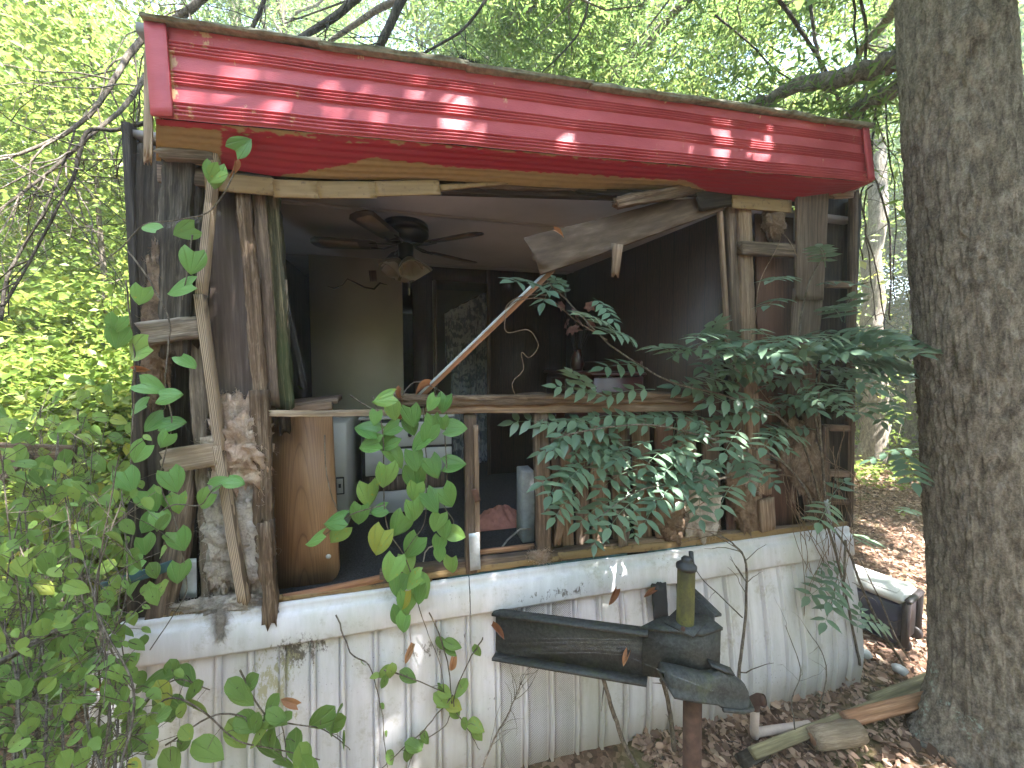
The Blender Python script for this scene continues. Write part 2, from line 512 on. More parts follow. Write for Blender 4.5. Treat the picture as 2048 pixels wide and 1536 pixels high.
def m_panel(name, dark, mid, gk=9.0):
    """dark wall panelling: vertical grooves, cathedral grain (local X across, Z up)"""
    n = NT(name); v = n.obj(False)
    xs = n.sep(v)
    col_id = n.math('FLOOR', n.math('MULTIPLY', xs[0], gk))
    comb = n.node('ShaderNodeCombineXYZ'); n.set(comb.inputs[0], xs[0]); n.set(comb.inputs[1], n.math('MULTIPLY', col_id, 3.7)); n.set(comb.inputs[2], n.math('MULTIPLY', xs[2], .12))
    g = n.wave(comb.outputs[0], 22, 9, 3, 2.2)
    h = n.noise(n.mapv(v, (90, 90, 4)), 1, 4, .6)
    c = n.mix(n.math('MULTIPLY', g, n.ramp(h, [(.3, .2), (.8, 1.0)])), dark, mid)
    f = n.math('FRACT', n.math('MULTIPLY', xs[0], gk))
    gr = n.math('LESS_THAN', f, .045)
    c = n.mix(gr, c, (.006, .005, .004))
    n.bump(n.math('MULTIPLY', gr, -1.0), .5, .004)
    return n.fin(c, .5, 0, .35)
MAT['panelling'] = m_panel('dark_wall_panelling', (.024, .013, .009), (.075, .04, .026), 7.0)
def m_lam():
    n = NT('oak_laminate'); v = n.obj(False)
    w = n.noise(n.mapv(v, (7, 7, .6)), 1, 2, .5)
    xs = n.sep(v)
    # cathedral arches: rings of x^2 stretched along the height
    q = n.math('ADD', n.math('MULTIPLY', n.math('MULTIPLY', xs[0], xs[0]), 170.0), n.math('MULTIPLY', xs[2], 1.6))
    ring = n.math('FRACT', n.math('ADD', n.math('MULTIPLY', q, 3.0), n.math('MULTIPLY', w, 2.6)))
    f = n.noise(n.mapv(v, (190, 190, 5)), 1, 3, .6)
    c = n.ramp(ring, [(0.0, (.19, .10, .045)), (.55, (.25, .14, .066)), (.86, (.22, .12, .056)), (.95, (.11, .055, .025)), (1.0, (.17, .09, .042))])
    c = n.mix(n.ramp(f, [(.42, 0.0), (.62, .6)]), c, (.15, .075, .032))
    return n.fin(c, .5, 0, .35)
MAT['laminate'] = m_lam()
def m_ply():
    n = NT('plywood_edge'); v = n.obj()
    f = n.noise(n.mapv(v, (4, 200, 3)), 1, 3, .6)
    xs = n.sep(n.node('ShaderNodeTexCoord').outputs['Object'])
    st = n.math('FRACT', n.math('MULTIPLY', xs[0], 150.0))
    c = n.mix(n.ramp(st, [(.3, 0.0), (.45, 1.0)]), (.10, .075, .055), (.38, .30, .22))
    c = n.mix(n.ramp(f, [(.4, 0.0), (.7, .7)]), c, (.20, .16, .125))
    n.bump(st, .6, .004)
    return n.fin(c, .9, 0, .2)
MAT['ply'] = m_ply()
def m_insul(name, c0, c1, c2):
    n = NT(name); v = n.obj()
    a = n.noise(v, 9, 5, .65, .6); b = n.noise(v, 40, 6, .75, 1.0)
    c = n.ramp(a, [(.3, c0), (.5, c1), (.7, c2)])
    c = n.mix(n.ramp(b, [(.45, 0.0), (.8, .8)]), c, tuple(x * .35 for x in c0))
    n.bump(b, 1.0, .02)
    return n.fin(c, 1.0, 0, .05)
MAT['insul_grey'] = m_insul('grey_fibreglass', (.30, .26, .23), (.52, .47, .42), (.64, .58, .52))
MAT['insul_pink'] = m_insul('tan_pink_fibreglass', (.42, .28, .20), (.55, .41, .32), (.62, .52, .43))
MAT['insul_brown'] = m_insul('dirty_brown_fibreglass', (.11, .075, .052), (.24, .17, .12), (.40, .31, .235))
def m_curtain():
    n = NT('floral_curtain'); v = n.obj(False)
    a = n.noise(v, 9, 4, .6, 1.2)
    c = n.mix(n.ramp(a, [(.46, 0.0), (.56, 1.0)]), (.42, .43, .45), (.17, .19, .22))
    return n.fin(c, .9, 0, .1)
MAT['curtain'] = m_curtain()

# ---------------------------------------------------------------- the mobile home
home = thing('mobile_home', (0.9, 0, 0), 'derelict white mobile home with red fascia and torn-open front wall', 'mobile home')
XL, XR, ZF, ZC = -1.22, 3.07, 1.07, 3.32
FY = -0.17
fTL, fBL, fTR, fBR = P(297, 52, FY), P(311, 236, FY - .03), P(1731, 262, FY), P(1743, 364, FY - .03)
def lerp(a, b, t): return a + (b - a) * t

# fascia: ribbed sheet, profile across the height
prof = []
for k in range(221):
    s = k / 220; o = 0.0
    for (a, b) in ((.13, .285), (.455, .62), (.80, .985)):
        if a <= s <= b:
            ph = (s - a) / (b - a) * 4
            o = .010 * (0.5 - 0.5 * math.cos(ph * 2 * math.pi)) ** .7 + .003
    if s < .13: o += .010 * (1 - s / .13)
    prof.append((s, o))
NU = 90
V = []; C = []
for i in range(NU + 1):
    u = i / NU
    top = lerp(fTL, fTR, u); bot = lerp(fBL, fBR, u)
    sag = .006 * math.sin(u * 23) + .004 * math.sin(u * 61 + 1)
    for (s, o) in prof:
        p = lerp(top, bot, s) + Vector((0, -o + sag * .4, sag * .5))
        V.append(p); C.append(((1 if u < .06 or u > .985 else .35) + (.4 if s < .05 else 0),) * 3)
Vn = np.array([tuple(p) for p in V])
fm = mesh_np('fascia_panel', Vn, [grid_quads(NU + 1, 221)[:, ::-1]], True, np.array(C) * .5)
put('fascia_panel', fm, MAT['red'], home, label='faded red ribbed metal fascia along the roof edge')
# backing box, roof
B = Bag()
bk = [fTL + Vector((0, .03, -.01)), fTR + Vector((0, .03, -.01)), fBR + Vector((0, .03, .006)), fBL + Vector((0, .03, .006))]
B.add([tuple(p) for p in bk] + [tuple(p + Vector((0, .02, 0))) for p in bk], [(0, 3, 2, 1), (4, 5, 6, 7), (0, 1, 5, 4), (1, 2, 6, 5), (2, 3, 7, 6), (3, 0, 4, 7)])
put('fascia_backing', B.mesh('fascia_backing'), MAT['wood_dark'], home)
for (a, b, name) in ((fTL, fBL, 'l'), (fTR, fBR, 'r')):
    sgn = 1 if name == 'l' else -1
    board('corner_trim', a + Vector((sgn * .035, -.022, .0)), b + Vector((sgn * .035, -.022, 0)), .075 if sgn > 0 else .05, .012, MAT['red'], home, seg=10)
    B = Bag()
    e = [a + Vector((0, .0, 0)), b + Vector((0, 0, 0)), Vector((b.x, .02, b.z)), Vector((a.x, .02, a.z))]
    B.add([tuple(q) for q in e] + [tuple(q + Vector((sgn * .012, 0, 0))) for q in e], [(0, 1, 2, 3), (7, 6, 5, 4), (0, 4, 5, 1), (1, 5, 6, 2), (2, 6, 7, 3), (3, 7, 4, 0)])
    put('fascia_return', B.mesh('fascia_return'), MAT['wood_pale'] if sgn > 0 else MAT['red'], home)
# torn pale strip on the left corner
bd('splinter', (296, 300), (299, 75), 14, FY - .02, .01, MAT['wood_pale'], home, rot=.3, jag=(.08, .02))
# drip edge, in sections with lichen
for k in range(6):
    a = lerp(fTL, fTR, k / 6 + .001); b = lerp(fTL, fTR, (k + 1) / 6 - .001)
    dz = random.uniform(-.004, .006)
    board('drip_edge', a + Vector((-.01, -.02, .012 + dz)), b + Vector((.01, -.02, .012 - dz)), .018, .05, MAT['roof_edge'], home, rot=.8, seg=24)
B = Bag()
r0 = [Vector((fTL.x - .05, FY + .01, fTL.z + .015)), Vector((fTR.x + .05, FY + .01, fTR.z + .015)), Vector((XR + .06, 6.2, fTR.z + .02)), Vector((XL - .06, 6.2, fTL.z + .02))]
B.add([tuple(p) for p in r0] + [tuple(p - Vector((0, 0, .04))) for p in r0], [(0, 1, 2, 3), (7, 6, 5, 4), (0, 4, 5, 1), (1, 5, 6, 2), (2, 6, 7, 3), (3, 7, 4, 0)])
put('roof', B.mesh('roof'), MAT['roof'], home)

# soffit with overpainted edge
inner = [(312, 322), (445, 340), (545, 352), (880, 364), (1440, 387), (1590, 402), (1712, 380)]
def inner_at(px):
    return float(np.interp(px, [q[0] for q in inner], [q[1] for q in inner]))
nu, nv = 420, 60
V = []; QX = []
for i in range(nu):
    u = i / (nu - 1)
    f = lerp(fBL, fBR, u) + Vector((0, .002, -.002))
    px = 312 + (1712 - 312) * u
    w = P(px, inner_at(px), -.012)
    for j in range(nv):
        v = j / (nv - 1)
        p = lerp(f, w, v); p.z += .0012 * math.sin(v * 40) + .006 * math.sin(u * 19) * v
        V.append(tuple(p)); QX.append((*proj(p), v))
QX = np.array(QX); qx, qy, vv = QX[:, 0], QX[:, 1], QX[:, 2]
nz_ = vnoise(qx / 9, qy / 5, 4); fw = fbm(qx / 16, qy / 5, 44, 5)
bound = np.interp(qx, [300, 543, 560, 674, 742, 913, 1118, 1374, 1480], [500, 500, 352, 332, 315, 335, 346, 362, 420]) + (nz_ - .5) * 5
red = (qy < bound) & (qx > 443 + (nz_ - .5) * 6)
wear = np.interp(qx, [330, 500, 900, 1000, 1500], [.20, .14, .07, .05, .04])
red &= ~((vv < wear * 2) & (fw > .40 + .22 * vv / wear))
red |= (qx < 443) & (vv < .1 + .05 * nz_)
C = np.where(red[:, None], np.array([.29, .013, .034]), np.stack([.25 + .06 * nz_, .175 + .04 * nz_, .08 + .025 * nz_], 1))
sm = mesh_np('soffit', np.array(V), [grid_quads(nu, nv)], True, np.array(C))
put('soffit', sm, MAT['soffit'], home, label='dark red soffit with ochre unpainted strip')
for (a, b, w, bend) in (((410, 362), (546, 374), 36, 0), ((546, 377), (635, 380), 36, .0), ((635, 380), (750, 380), 34, 0), ((750, 378), (878, 375), 30, 0)):
    bd('soffit_strip', a, b, w, -.03, .008, MAT['ochre'], home, rot=.04, jag=(.0, .006))
bd('soffit_strip', (880, 376), (1010, 366), 12, -.02, .008, MAT['ochre'], home, rot=.3, jag=(0, .03), taper=.3)
bd('soffit_strip', (1466, 403), (1582, 413), 26, -.03, .01, MAT['ochre'], home, rot=.1, jag=(.01, .0))
bd('soffit_strip', (1668, 386), (1706, 384), 24, -.02, .01, MAT['wood_pale'], home, rot=.2)
bd('rotted_edge', (940, 366), (1200, 378), 12, .0, .02, MAT['wood_rot'], home, rot=1.0, jag=(.04, .05))
bd('rotted_edge', (1160, 378), (1440, 390), 14, .0, .02, MAT['wood_dark'], home, rot=1.0, jag=(.04, .05))
bd('header', (300, 352), (1600, 398), 30, .06, .05, MAT['wood_dark'], home)

# ceiling with battens
boxo('ceiling', (XL, .02, ZC), (XR, 6.0, ZC + .03), MAT['ceiling'], home)
ceil = bpy.data.objects['ceiling']
for (a, b) in (((548, 404), (1172, 457)), ((545, 503), (1140, 548))):
    pa, pb = PZ(a[0], a[1], ZC - .006), PZ(b[0], b[1], ZC - .006)
    y = (pa.y + pb.y) / 2
    board('ceiling_batten', (XL + .02, y, ZC - .006), (1.78, y, ZC - .006), .035, .012, MAT['ceiling'], ceil, face=Vector((0, 0, -1)))
# outer walls behind the torn front
for (nm, x0, x1) in (('side_wall', XL - .03, XL), ('side_wall', XR, XR + .03)):
    boxo(nm, (x0, .0, .95), (x1, 6.1, ZC + .05 if x0 < 0 else ZC + .16), MAT['wood_dark'], home)
boxo('rear_wall', (XL, 6.0, 0.2), (XR, 6.06, ZC), MAT['white'], home)
boxo('floor_deck', (XL, -.01, ZF - .12), (XR, 6.0, ZF), MAT['carpet'], home)
# interior partitions: panelled wall on the right, back wall in pieces
def panel(name, p0, p1, z0, z1, t, mat, parent=home, **kw):
    """upright sheet from p0 to p1 (xy), local X along it"""
    p0 = Vector((*p0, 0)); p1 = Vector((*p1, 0)); x = (p1 - p0).normalized(); z = Vector((0, 0, 1)); y = z.cross(x)
    L = (p1 - p0).length
    M = Matrix((x, y, z)).transposed().to_4x4(); M.translation = p0 + Vector((0, 0, z0))
    B = Bag(); B.box((0, 0, 0), (L, t, z1 - z0))
    return put(name, B.mesh(name), mat, parent, M, **kw)
panel('partition_wall', (P(1446, 600, .08).x, .08), (P(1130, 600, 2.08).x, 2.08), ZF, ZC - .002, -.03, MAT['panelling'])
YB = 2.05
def bx(px, Y=YB): return P(px, 700, Y).x
panel('back_wall', (XL + .01, YB + .02), (bx(560), YB + .02), ZF, ZC - .002, .04, MAT['panelling'])
panel('back_wall', (bx(826), YB), (bx(866), YB), ZF, ZC - .002, .04, MAT['panelling'])
panel('back_wall', (bx(976), YB), (bx(1135), YB), ZF, ZC - .002, .04, MAT['panelling'])
panel('door_header', (bx(866), YB + .003), (bx(976), YB + .003), P(900, 562, YB).z, ZC - .003, .03, MAT['panelling'])
panel('cream_wall', (bx(622, 1.86), 1.86), (bx(806, 1.86), 1.86), ZF, ZC - .004, .05, MAT['cream'])
panel('door_jamb', (bx(868, 2.03), 2.03), (bx(874, 2.03), 2.03), ZF, P(900, 562, YB).z, .03, MAT['wood_brown'])
panel('door_jamb', (bx(974, 2.03), 2.03), (bx(981, 2.03), 2.03), ZF, ZC - .01, .02, MAT['wood_brown'])
# crack in the cream wall
cr = [(655, 572), (668, 577), (685, 570), (695, 558), (712, 566), (730, 575), (748, 578), (760, 566), (775, 570)]
B = Bag(); B.tube([P(x, y, 1.857) for (x, y) in cr], [.002, .005, .004, .006, .006, .008, .009, .009, .003], 4)
put('wall_crack', B.mesh('wall_crack'), MAT['wood_dark'], home)
bd('wall_patch', (745, 541), (747, 563), 14, 1.853, .004, MAT['wood_grey'], home, rot=.3)
# far room walls
panel('far_room_wall', (bx(840, 3.3), 3.3), (1.7, 3.3), ZF, ZC - .003, .04, MAT['cream'])
panel('far_room_wall', (bx(862, 2.3), 3.29), (bx(862, 2.12), 2.12), ZF, ZC - .003, .03, MAT['cream'])

# ---------------------------------------------------------------- lower siding
SX0, SX1 = -1.46, 3.10
def bulge(z, x):
    """siding stands out towards its foot"""
    f = max(0, min(1, (.95 - z) / .95))
    r = .5 + .5 * min(1, max(0, (x - .2) / 2.4))
    return -.018 - r * .13 * math.sin(min(1, f * 1.05) * math.pi * .5) ** 1.1 + .02 * r * max(0, f - .8) * 5
edges = [SX0, -1.12, -.42, .40, .88, 1.66, 2.40, SX1]
for k in range(len(edges) - 1):
    x0, x1 = edges[k], edges[k + 1]
    perf = (k == 3)
    xs = [x0]; pitch = .153
    pts = []                                   # (x, out, perf)
    n = max(2, round((x1 - x0) / pitch)); w = (x1 - x0) / n
    for i in range(n):
        a = x0 + i * w
        pts += [(a, .0, 0), (a + .012, .0, 0), (a + .015, -.010, 0), (a + .019, -.010, 0), (a + .022, .018, 0), (a + .038, .018, 0), (a + .041, -.008, 0), (a + .044, -.008, 0), (a + .047, .003, 1 if perf else 0), (a + w * .5, .0, 1 if perf else 0), (a + w - .006, .003, 1 if perf else 0)]
    pts.append((x1 + .01, .004, 0))
    zs = np.linspace(1.0, -.05, 22)
    V = []; C = []
    for (x, o, pf) in pts:
        wob = .004 * math.sin(x * 9)
        for z in zs:
            V.append((x, bulge(z, x) - o + wob * (1 - z) - .002 * (k % 2), z)); C.append((pf,) * 3)
    V = np.array(V); C = np.array(C, float)
    nu = len(pts)
    V2 = V + np.array([0, .006, 0])
    sm = mesh_np('siding_panel', np.vstack([V, V2]), [grid_quads(nu, 22), grid_quads(nu, 22, len(V))[:, ::-1]], False, np.vstack([C, C]))
    put('siding_panel', sm, MAT['white_perf'] if perf else MAT['white'], home, label='perforated vent panel of the white lower siding' if perf else None)
# left return of the skirt
boxo('siding_return', (SX0 + .003, .002, .0), (SX0 + .012, 3.0, .99), MAT['white'], home)
boxo('siding_return', (SX1 - .02, .0, .0), (SX1 - .01, 5.9, .99), MAT['white'], home)
# belt trim in two lengths, stepped top
for (xa, xb, d) in ((-1.335, .27, 0), (.275, 3.07, .002)):
    pr = [(-.012, 1.105), (-.034, 1.105), (-.038, 1.088), (-.038, 1.066), (-.052, 1.060), (-.064, 1.045), (-.078, .925), (-.074, .912), (-.030, .910)]
    xs = np.linspace(xa, xb, 30)
    V = np.array([(x, y - d + .003 * math.sin(x * 5 + z * 9), z + .003 * math.sin(x * 3)) for x in xs for (y, z) in pr])
    put('belt_trim', mesh_np('belt_trim', V, [grid_quads(30, len(pr))[:, ::-1]]), MAT['white'], home)
# ragged ochre and blue-green flashing above the trim
for (a, b, w, m, Y) in (((300, 1238), (560, 1196), 13, 'ochre', -.016), ((560, 1200), (860, 1160), 9, 'ochre', -.016), ((850, 1153), (1120, 1116), 12, 'ochre', -.016), ((1120, 1112), (1400, 1082), 15, 'ochre', -.016), ((1395, 1083), (1690, 1050), 15, 'ochre', -.016)):
    bd('flashing', a, b, w, Y, .008, MAT[m], home, rot=.5, jag=(.02, .02))
MAT['teal'] = plain('teal_paint', (.035, .085, .095), .7, 0, .4, 20)
for (a, b) in (((600, 1205), (900, 1160)), ((900, 1158), (1250, 1111)), ((1300, 1105), (1480, 1085))):
    bd('sealing_strip', a, b, 10, -.013, .008, MAT['teal'], home, rot=.4, jag=(.02, .02))

# ---------------------------------------------------------------- framing left of the opening
H = home
bd('wall_sheet', (335, 280), (335, 1215), 110, .16, .02, MAT['wood_dark'], H)
bd('corner_post', (316, 300), (298, 1225), 58, .05, .08, MAT['wood_dark'], H, rot=.8)
bd('stud', (362, 318), (352, 700), 52, .0, .06, MAT['wood_char'], H, rot=1.0, jag=(.02, .06))
bd('stud', (392, 330), (400, 680), 26, .03, .05, MAT['wood_char'], H, rot=.9, jag=(.02, .05))
bd('stud', (396, 670), (422, 1195), 30, .03, .05, MAT['wood_grey'], H, rot=1.0, jag=(.03, .03))
bd('inner_panel', (452, 345), (492, 1215), 112, .09, .012, MAT['sheet_brown'], H)
bd('plywood_edge', (435, 287), (403, 592), 14, -.05, .05, MAT['ply'], H, rot=.25, jag=(.0, .004))
bd('plywood_edge', (400, 590), (442, 900), 15, -.06, .05, MAT['ply'], H, rot=.25)
bd('plywood_edge', (438, 890), (488, 1196), 17, -.06, .05, MAT['ply'], H, rot=.25, jag=(0, .03))
bd('stud', (490, 384), (527, 800), 27, .02, .05, MAT['wood_rot'], H, rot=1.2)
bd('stud', (522, 780), (535, 1120), 30, .0, .05, MAT['wood_rot'], H, rot=1.2, jag=(0, .03))
bd('stud', (533, 1050), (546, 1238), 26, -.055, .04, MAT['wood_rot'], H, rot=1.3, jag=(.03, .05))
bd('stud', (520, 385), (550, 800), 26, .05, .05, MAT['wood_brown'], H, rot=1.0, jag=(0, .05))
bd('stud', (538, 384), (572, 812), 30, .07, .05, MAT['wood_moss'], H, rot=1.2, jag=(0, .03))
bd('rotted_end', (568, 770), (572, 852), 20, .075, .03, MAT['wood_dark'], H, rot=1.2, jag=(.02, .05))
bd('blocking', (306, 668), (404, 655), 48, -.055, .045, MAT['wood_grey'], H, rot=1.1, jag=(.05, .0), bow=.0)
bd('blocking', (338, 922), (440, 905), 50, -.07, .03, MAT['wood_pale'], H, rot=.5, jag=(.03, .0))
bd('blocking', (328, 298), (430, 304), 40, -.05, .06, MAT['wood_grey'], H, rot=.8, jag=(.03, .0))
bd('blocking', (318, 348), (545, 372), 34, .0, .03, MAT['wood_brown'], H, rot=.3)
bd('fallen_stud', (318, 1235), (368, 930), 44, (.0, .06), .05, MAT['wood_brown'], H, rot=.7, bend=.03)
bd('metal_strap', (376, 1118), (377, 1196), 30, .03, .003, MAT['galv'], H)
bd('thin_batten', (572, 560), (580, 820), 4, .09, .02, MAT['wood_pale'], H)

# rails and studs under the opening
bd('sill_rail', (797, 801), (1395, 797), 22, -.03, .08, MAT['wood_rot'], H, rot=1.3, jag=(.03, .03))
bd('sill_rail', (850, 815), (1390, 812), 22, -.015, .07, MAT['wood_tan'], H, rot=.5)
bd('sill_strip', (540, 828), (862, 823), 12, .0, .03, MAT['wood_pale'], H, rot=.7)
bd('stud', (938, 828), (942, 1142), 24, .0, .06, MAT['wood_brown'], H, rot=.5)
bd('stud', (951, 850), (954, 1130), 10, -.035, .012, MAT['wood_tan'], H, rot=.4)
bd('stud', (1080, 826), (1086, 1106), 30, .0, .06, MAT['wood_brown'], H, rot=.6)
bd('nail_plate', (948, 1066), (951, 1140), 22, -.05, .003, MAT['galv'], H)
bd('rusty_hinge', (948, 978), (956, 1003), 13, -.07, .004, MAT['rust'], H)
bd('bottom_plate', (760, 1152), (1240, 1092), 24, .01, .05, MAT['wood_brown'], H, rot=.6)
bd('bottom_plate', (1240, 1090), (1690, 1048), 14, .01, .05, MAT['wood_tan'], H, rot=.5)
bd('lath', (556, 1198), (790, 1150), 14, (.0, .0), .02, MAT['wood_red'], H, bow=-.01)
bd('lath', (955, 1105), (1068, 1092), 10, .05, .02, MAT['wood_red'], H)
# vertical planks of the lower wall
pl = [(1108, 18, 'wood_brown', 850, 1098), (1131, 26, 'wood_tan', 868, 1096), (1160, 30, 'wood_brown', 838, 1092), (1196, 38, 'wood_tan', 838, 1090), (1238, 40, 'wood_brown', 838, 1086),
      (1282, 42, 'wood_tan', 835, 1082), (1327, 44, 'sheathing', 835, 1078), (1374, 44, 'wood_tan', 838, 1074), (1420, 42, 'wood_brown', 838, 1070), (1466, 44, 'sheathing', 838, 1066), (1620, 40, 'wood_brown', 830, 1052), (1664, 40, 'wood_dark', 830, 1050)]
for (x, w, m, y0, y1) in pl:
    bd('wall_plank', (x + random.uniform(-2, 2), y0), (x + 5, y1), w * .96, .045 + random.uniform(-.006, .006), .014, MAT[m], H, rot=.25, jag=(.02, .02))
bd('stud', (1238, 1020), (1246, 1092), 18, -.03, .02, MAT['wood_grey'], H, rot=.4)
bd('stud', (1128, 1000), (1116, 1085), 14, -.02, .015, MAT['wood_tan'], H, rot=.6, jag=(.05, .02))
# framing right of the opening
bd('trim_batten', (1438, 400), (1456, 700), 8, .03, .03, MAT['wood_tan'], H, rot=.1)
bd('stud', (1461, 395), (1483, 1062), 26, .04, .06, MAT['wood_brown'], H, rot=.4)
bd('stud', (1483, 414), (1508, 1062), 32, .02, .06, MAT['wood_tan'], H, rot=.6)
bd('sheathing', (1548, 415), (1556, 1058), 96, .075, .012, MAT['sheathing'], H)
bd('blocking', (1480, 496), (1594, 503), 27, -.02, .05, MAT['wood_brown'], H, rot=.4)
bd('blocking', (1504, 930), (1545, 932), 12, -.02, .05, MAT['wood_brown'], H, rot=.4)
bd('stud', (1520, 880), (1526, 985), 34, -.02, .04, MAT['wood_tan'], H, rot=.7, jag=(.02, .02))
bd('stud', (1530, 1000), (1534, 1058), 36, -.02, .04, MAT['wood_tan'], H, rot=.6, jag=(.02, .01))
bd('loose_plank', (1624, 374), (1618, 600), 84, -.045, .022, MAT['wood_brown'], H, rot=.25, taper=.85)
bd('loose_plank', (1616, 585), (1600, 790), 76, -.03, .022, MAT['wood_brown'], H, rot=.35, jag=(.02, .04), taper=.9)
bd('corner_stud', (1707, 386), (1697, 1052), 9, .0, .05, MAT['wood_brown'], H, rot=.2)
bd('corner_sheet', (1678, 378), (1668, 1055), 92, .10, .02, MAT['wood_dark'], H)
for (y, m) in ((388, 'wood_pale'), (568, 'wood_tan'), (855, 'wood_tan'), (945, 'wood_tan'), (1000, 'wood_brown')):
    bd('blocking', (1656, y), (1704, y + 2), 13, .01, .05, MAT[m], H, rot=.4)
bd('stud', (1646, 850), (1650, 1052), 12, .0, .05, MAT['wood_brown'], H, rot=.6)
bd('metal_strap', (1652, 1000), (1660, 1050), 12, -.03, .003, MAT['galv'], H)
# sagging pieces over the opening
o = bd('sagging_panel', (1078, 508), (1436, 398), 76, (-.16, .02), .012, MAT['cardboard'], H, rot=.3, jag=(.05, .02), taper=.75, bow=.05, bend=-.012, face=Vector((.15, -1, .25)), seg=24, label='sagging grey-brown panel hanging across the top of the opening')
bd('rotted_lath', (1240, 404), (1425, 368), 20, (-.12, .0), .03, MAT['wood_rot'], H, rot=1.2, jag=(.05, .03))
bd('splinter', (1236, 488), (1232, 540), 24, -.12, .01, MAT['wood_tan'], H, rot=.5, jag=(.0, .05), taper=.7)
bd('crumpled_flashing', (1400, 400), (1468, 392), 40, (-.02, .0), .01, MAT['wood_dark'], H, rot=1.2, jag=(.03, .03))
# the strip that fell across the opening
bd('fallen_strip', (772, 858), (1106, 538), 13, (.02, -.12), .022, MAT['wood_red'], H, label='fallen strip of trim leaning diagonally across the opening')
bd('strip_edge', (772, 853), (1102, 534), 5, (.0, -.14), .006, MAT['galv'], H)
# ---------------------------------------------------------------- insulation clumps
def clump(name, pa, pb, rpx, Y, mat, label, squash=.6, seed=0, fuzz=500, amp=.5):
    p0 = P(*pa, Y); p1 = P(*pb, Y); mid = (p0 + p1) / 2
    s = scale_at(mid); L = (p1 - p0).length / 2 + rpx * s; R = rpx * s
    nu, nv = 48, 56
    V = []
    for i in range(nu):
        th = math.pi * i / (nu - 1)
        for j in range(nv):
            ph = 2 * math.pi * j / nv
            V.append((math.sin(th) * math.cos(ph), math.sin(th) * math.sin(ph), math.cos(th)))
    V = np.array(V)
    d = (noise3(V * np.array([1, 1, L / R]), 2.6, seed) - .5) * 2.0 * amp + (noise3(V * np.array([1, 1, L / R]), 7, seed + 3) - .5) * 1.1 * amp + (noise3(V * np.array([1, 1, L / R]), 19, seed + 6) - .5) * .5 * amp
    V = V * (1 + d[:, None]) * np.array([R, R * squash, L])
    Q = []
    for i in range(nu - 1):
        for j in range(nv):
            Q.append((i * nv + j, (i + 1) * nv + j, (i + 1) * nv + (j + 1) % nv, i * nv + (j + 1) % nv))
    B = Bag(); B.add(V, Q)
    rs = np.random.default_rng(seed)
    for k in range(fuzz):
        v = V[rs.integers(len(V))]; n = v / (np.linalg.norm(v) + 1e-6)
        q = [v * .96]
        for t in range(4): q.append(q[-1] + (n * .40 + rs.normal(size=3) * .9 + np.array([0, 0, .3])) * .008)
        B.tube(q, [.0008, .0007, .0006, .0005, .0004], 3, False)
    x, y, z = axes(p0, p1, Vector((0, -1, 0)))
    M = Matrix((x, y, z)).transposed().to_4x4(); M.translation = mid
    return put(name, B.mesh(name, True), mat, None, M, label, 'insulation')
I = 'insulation_clump'
clump(I, (318, 520), (312, 790), 24, .0, MAT['insul_brown'], 'dirty brown insulation clinging to the left corner post', seed=1)
clump(I, (478, 850), (482, 930), 44, -.0, MAT['insul_pink'], 'tan and pink insulation tuft bulging beside the grey plywood edge', seed=2, amp=.95, fuzz=1500)
clump(I, (452, 815), (468, 850), 20, .02, MAT['insul_pink'], 'small pink insulation tip above the tan tuft', seed=3)
clump(I, (440, 960), (450, 1180), 30, .02, MAT['insul_grey'], 'tall grey insulation strip left of the plywood edge', seed=4, amp=.55, fuzz=1300)
clump(I, (492, 940), (512, 1190), 32, .02, MAT['insul_grey'], 'pale grey insulation strip beside the rotten stud', seed=5, amp=.6, fuzz=1300)
clump(I, (395, 1212), (505, 1205), 17, -.02, MAT['insul_grey'], 'grey insulation fluff spilling onto the white belt trim', seed=6, amp=.7, fuzz=900)
clump(I, (438, 1225), (441, 1262), 7, -.07, MAT['insul_grey'], 'little grey fluff hanging down over the belt trim', seed=7)
clump(I, (1330, 985), (1340, 1050), 36, .0, MAT['insul_brown'], 'brown insulation patch left of the torn pale sheet', seed=8, squash=.4)
clump(I, (1400, 990), (1405, 1040), 44, .0, MAT['insul_grey'], 'grey torn insulation sheet low on the wall below the leaves', seed=9, squash=.3)
clump(I, (1475, 930), (1490, 1040), 28, .0, MAT['insul_brown'], 'brown insulation strip beside the light stud', seed=10, squash=.4)
clump(I, (1585, 880), (1615, 950), 46, .0, MAT['insul_brown'], 'large brown insulation sag under the compound leaves at the corner', seed=12, squash=.35)
clump(I, (1500, 950), (1503, 965), 15, -.03, MAT['insul_grey'], 'small grey insulation ball on the light stud', seed=13)
clump(I, (1545, 432), (1548, 452), 24, .02, MAT['insul_brown'], 'straw nest tucked under the ochre strip', seed=14, fuzz=200)
clump('debris_clump', (905, 130), (940, 132), 12, -.14, MAT['wood_dark'], 'dark clump of rotted leaves on the roof edge', seed=15)
clump('debris_clump', (1072, 1110), (1088, 1112), 10, -.03, MAT['insul_pink'], 'orange-brown rotted lump on the bottom plate', seed=16, amp=.6)
bpy.data.objects['debris_clump']['category'] = 'debris'; bpy.data.objects['debris_clump.001']['category'] = 'debris'

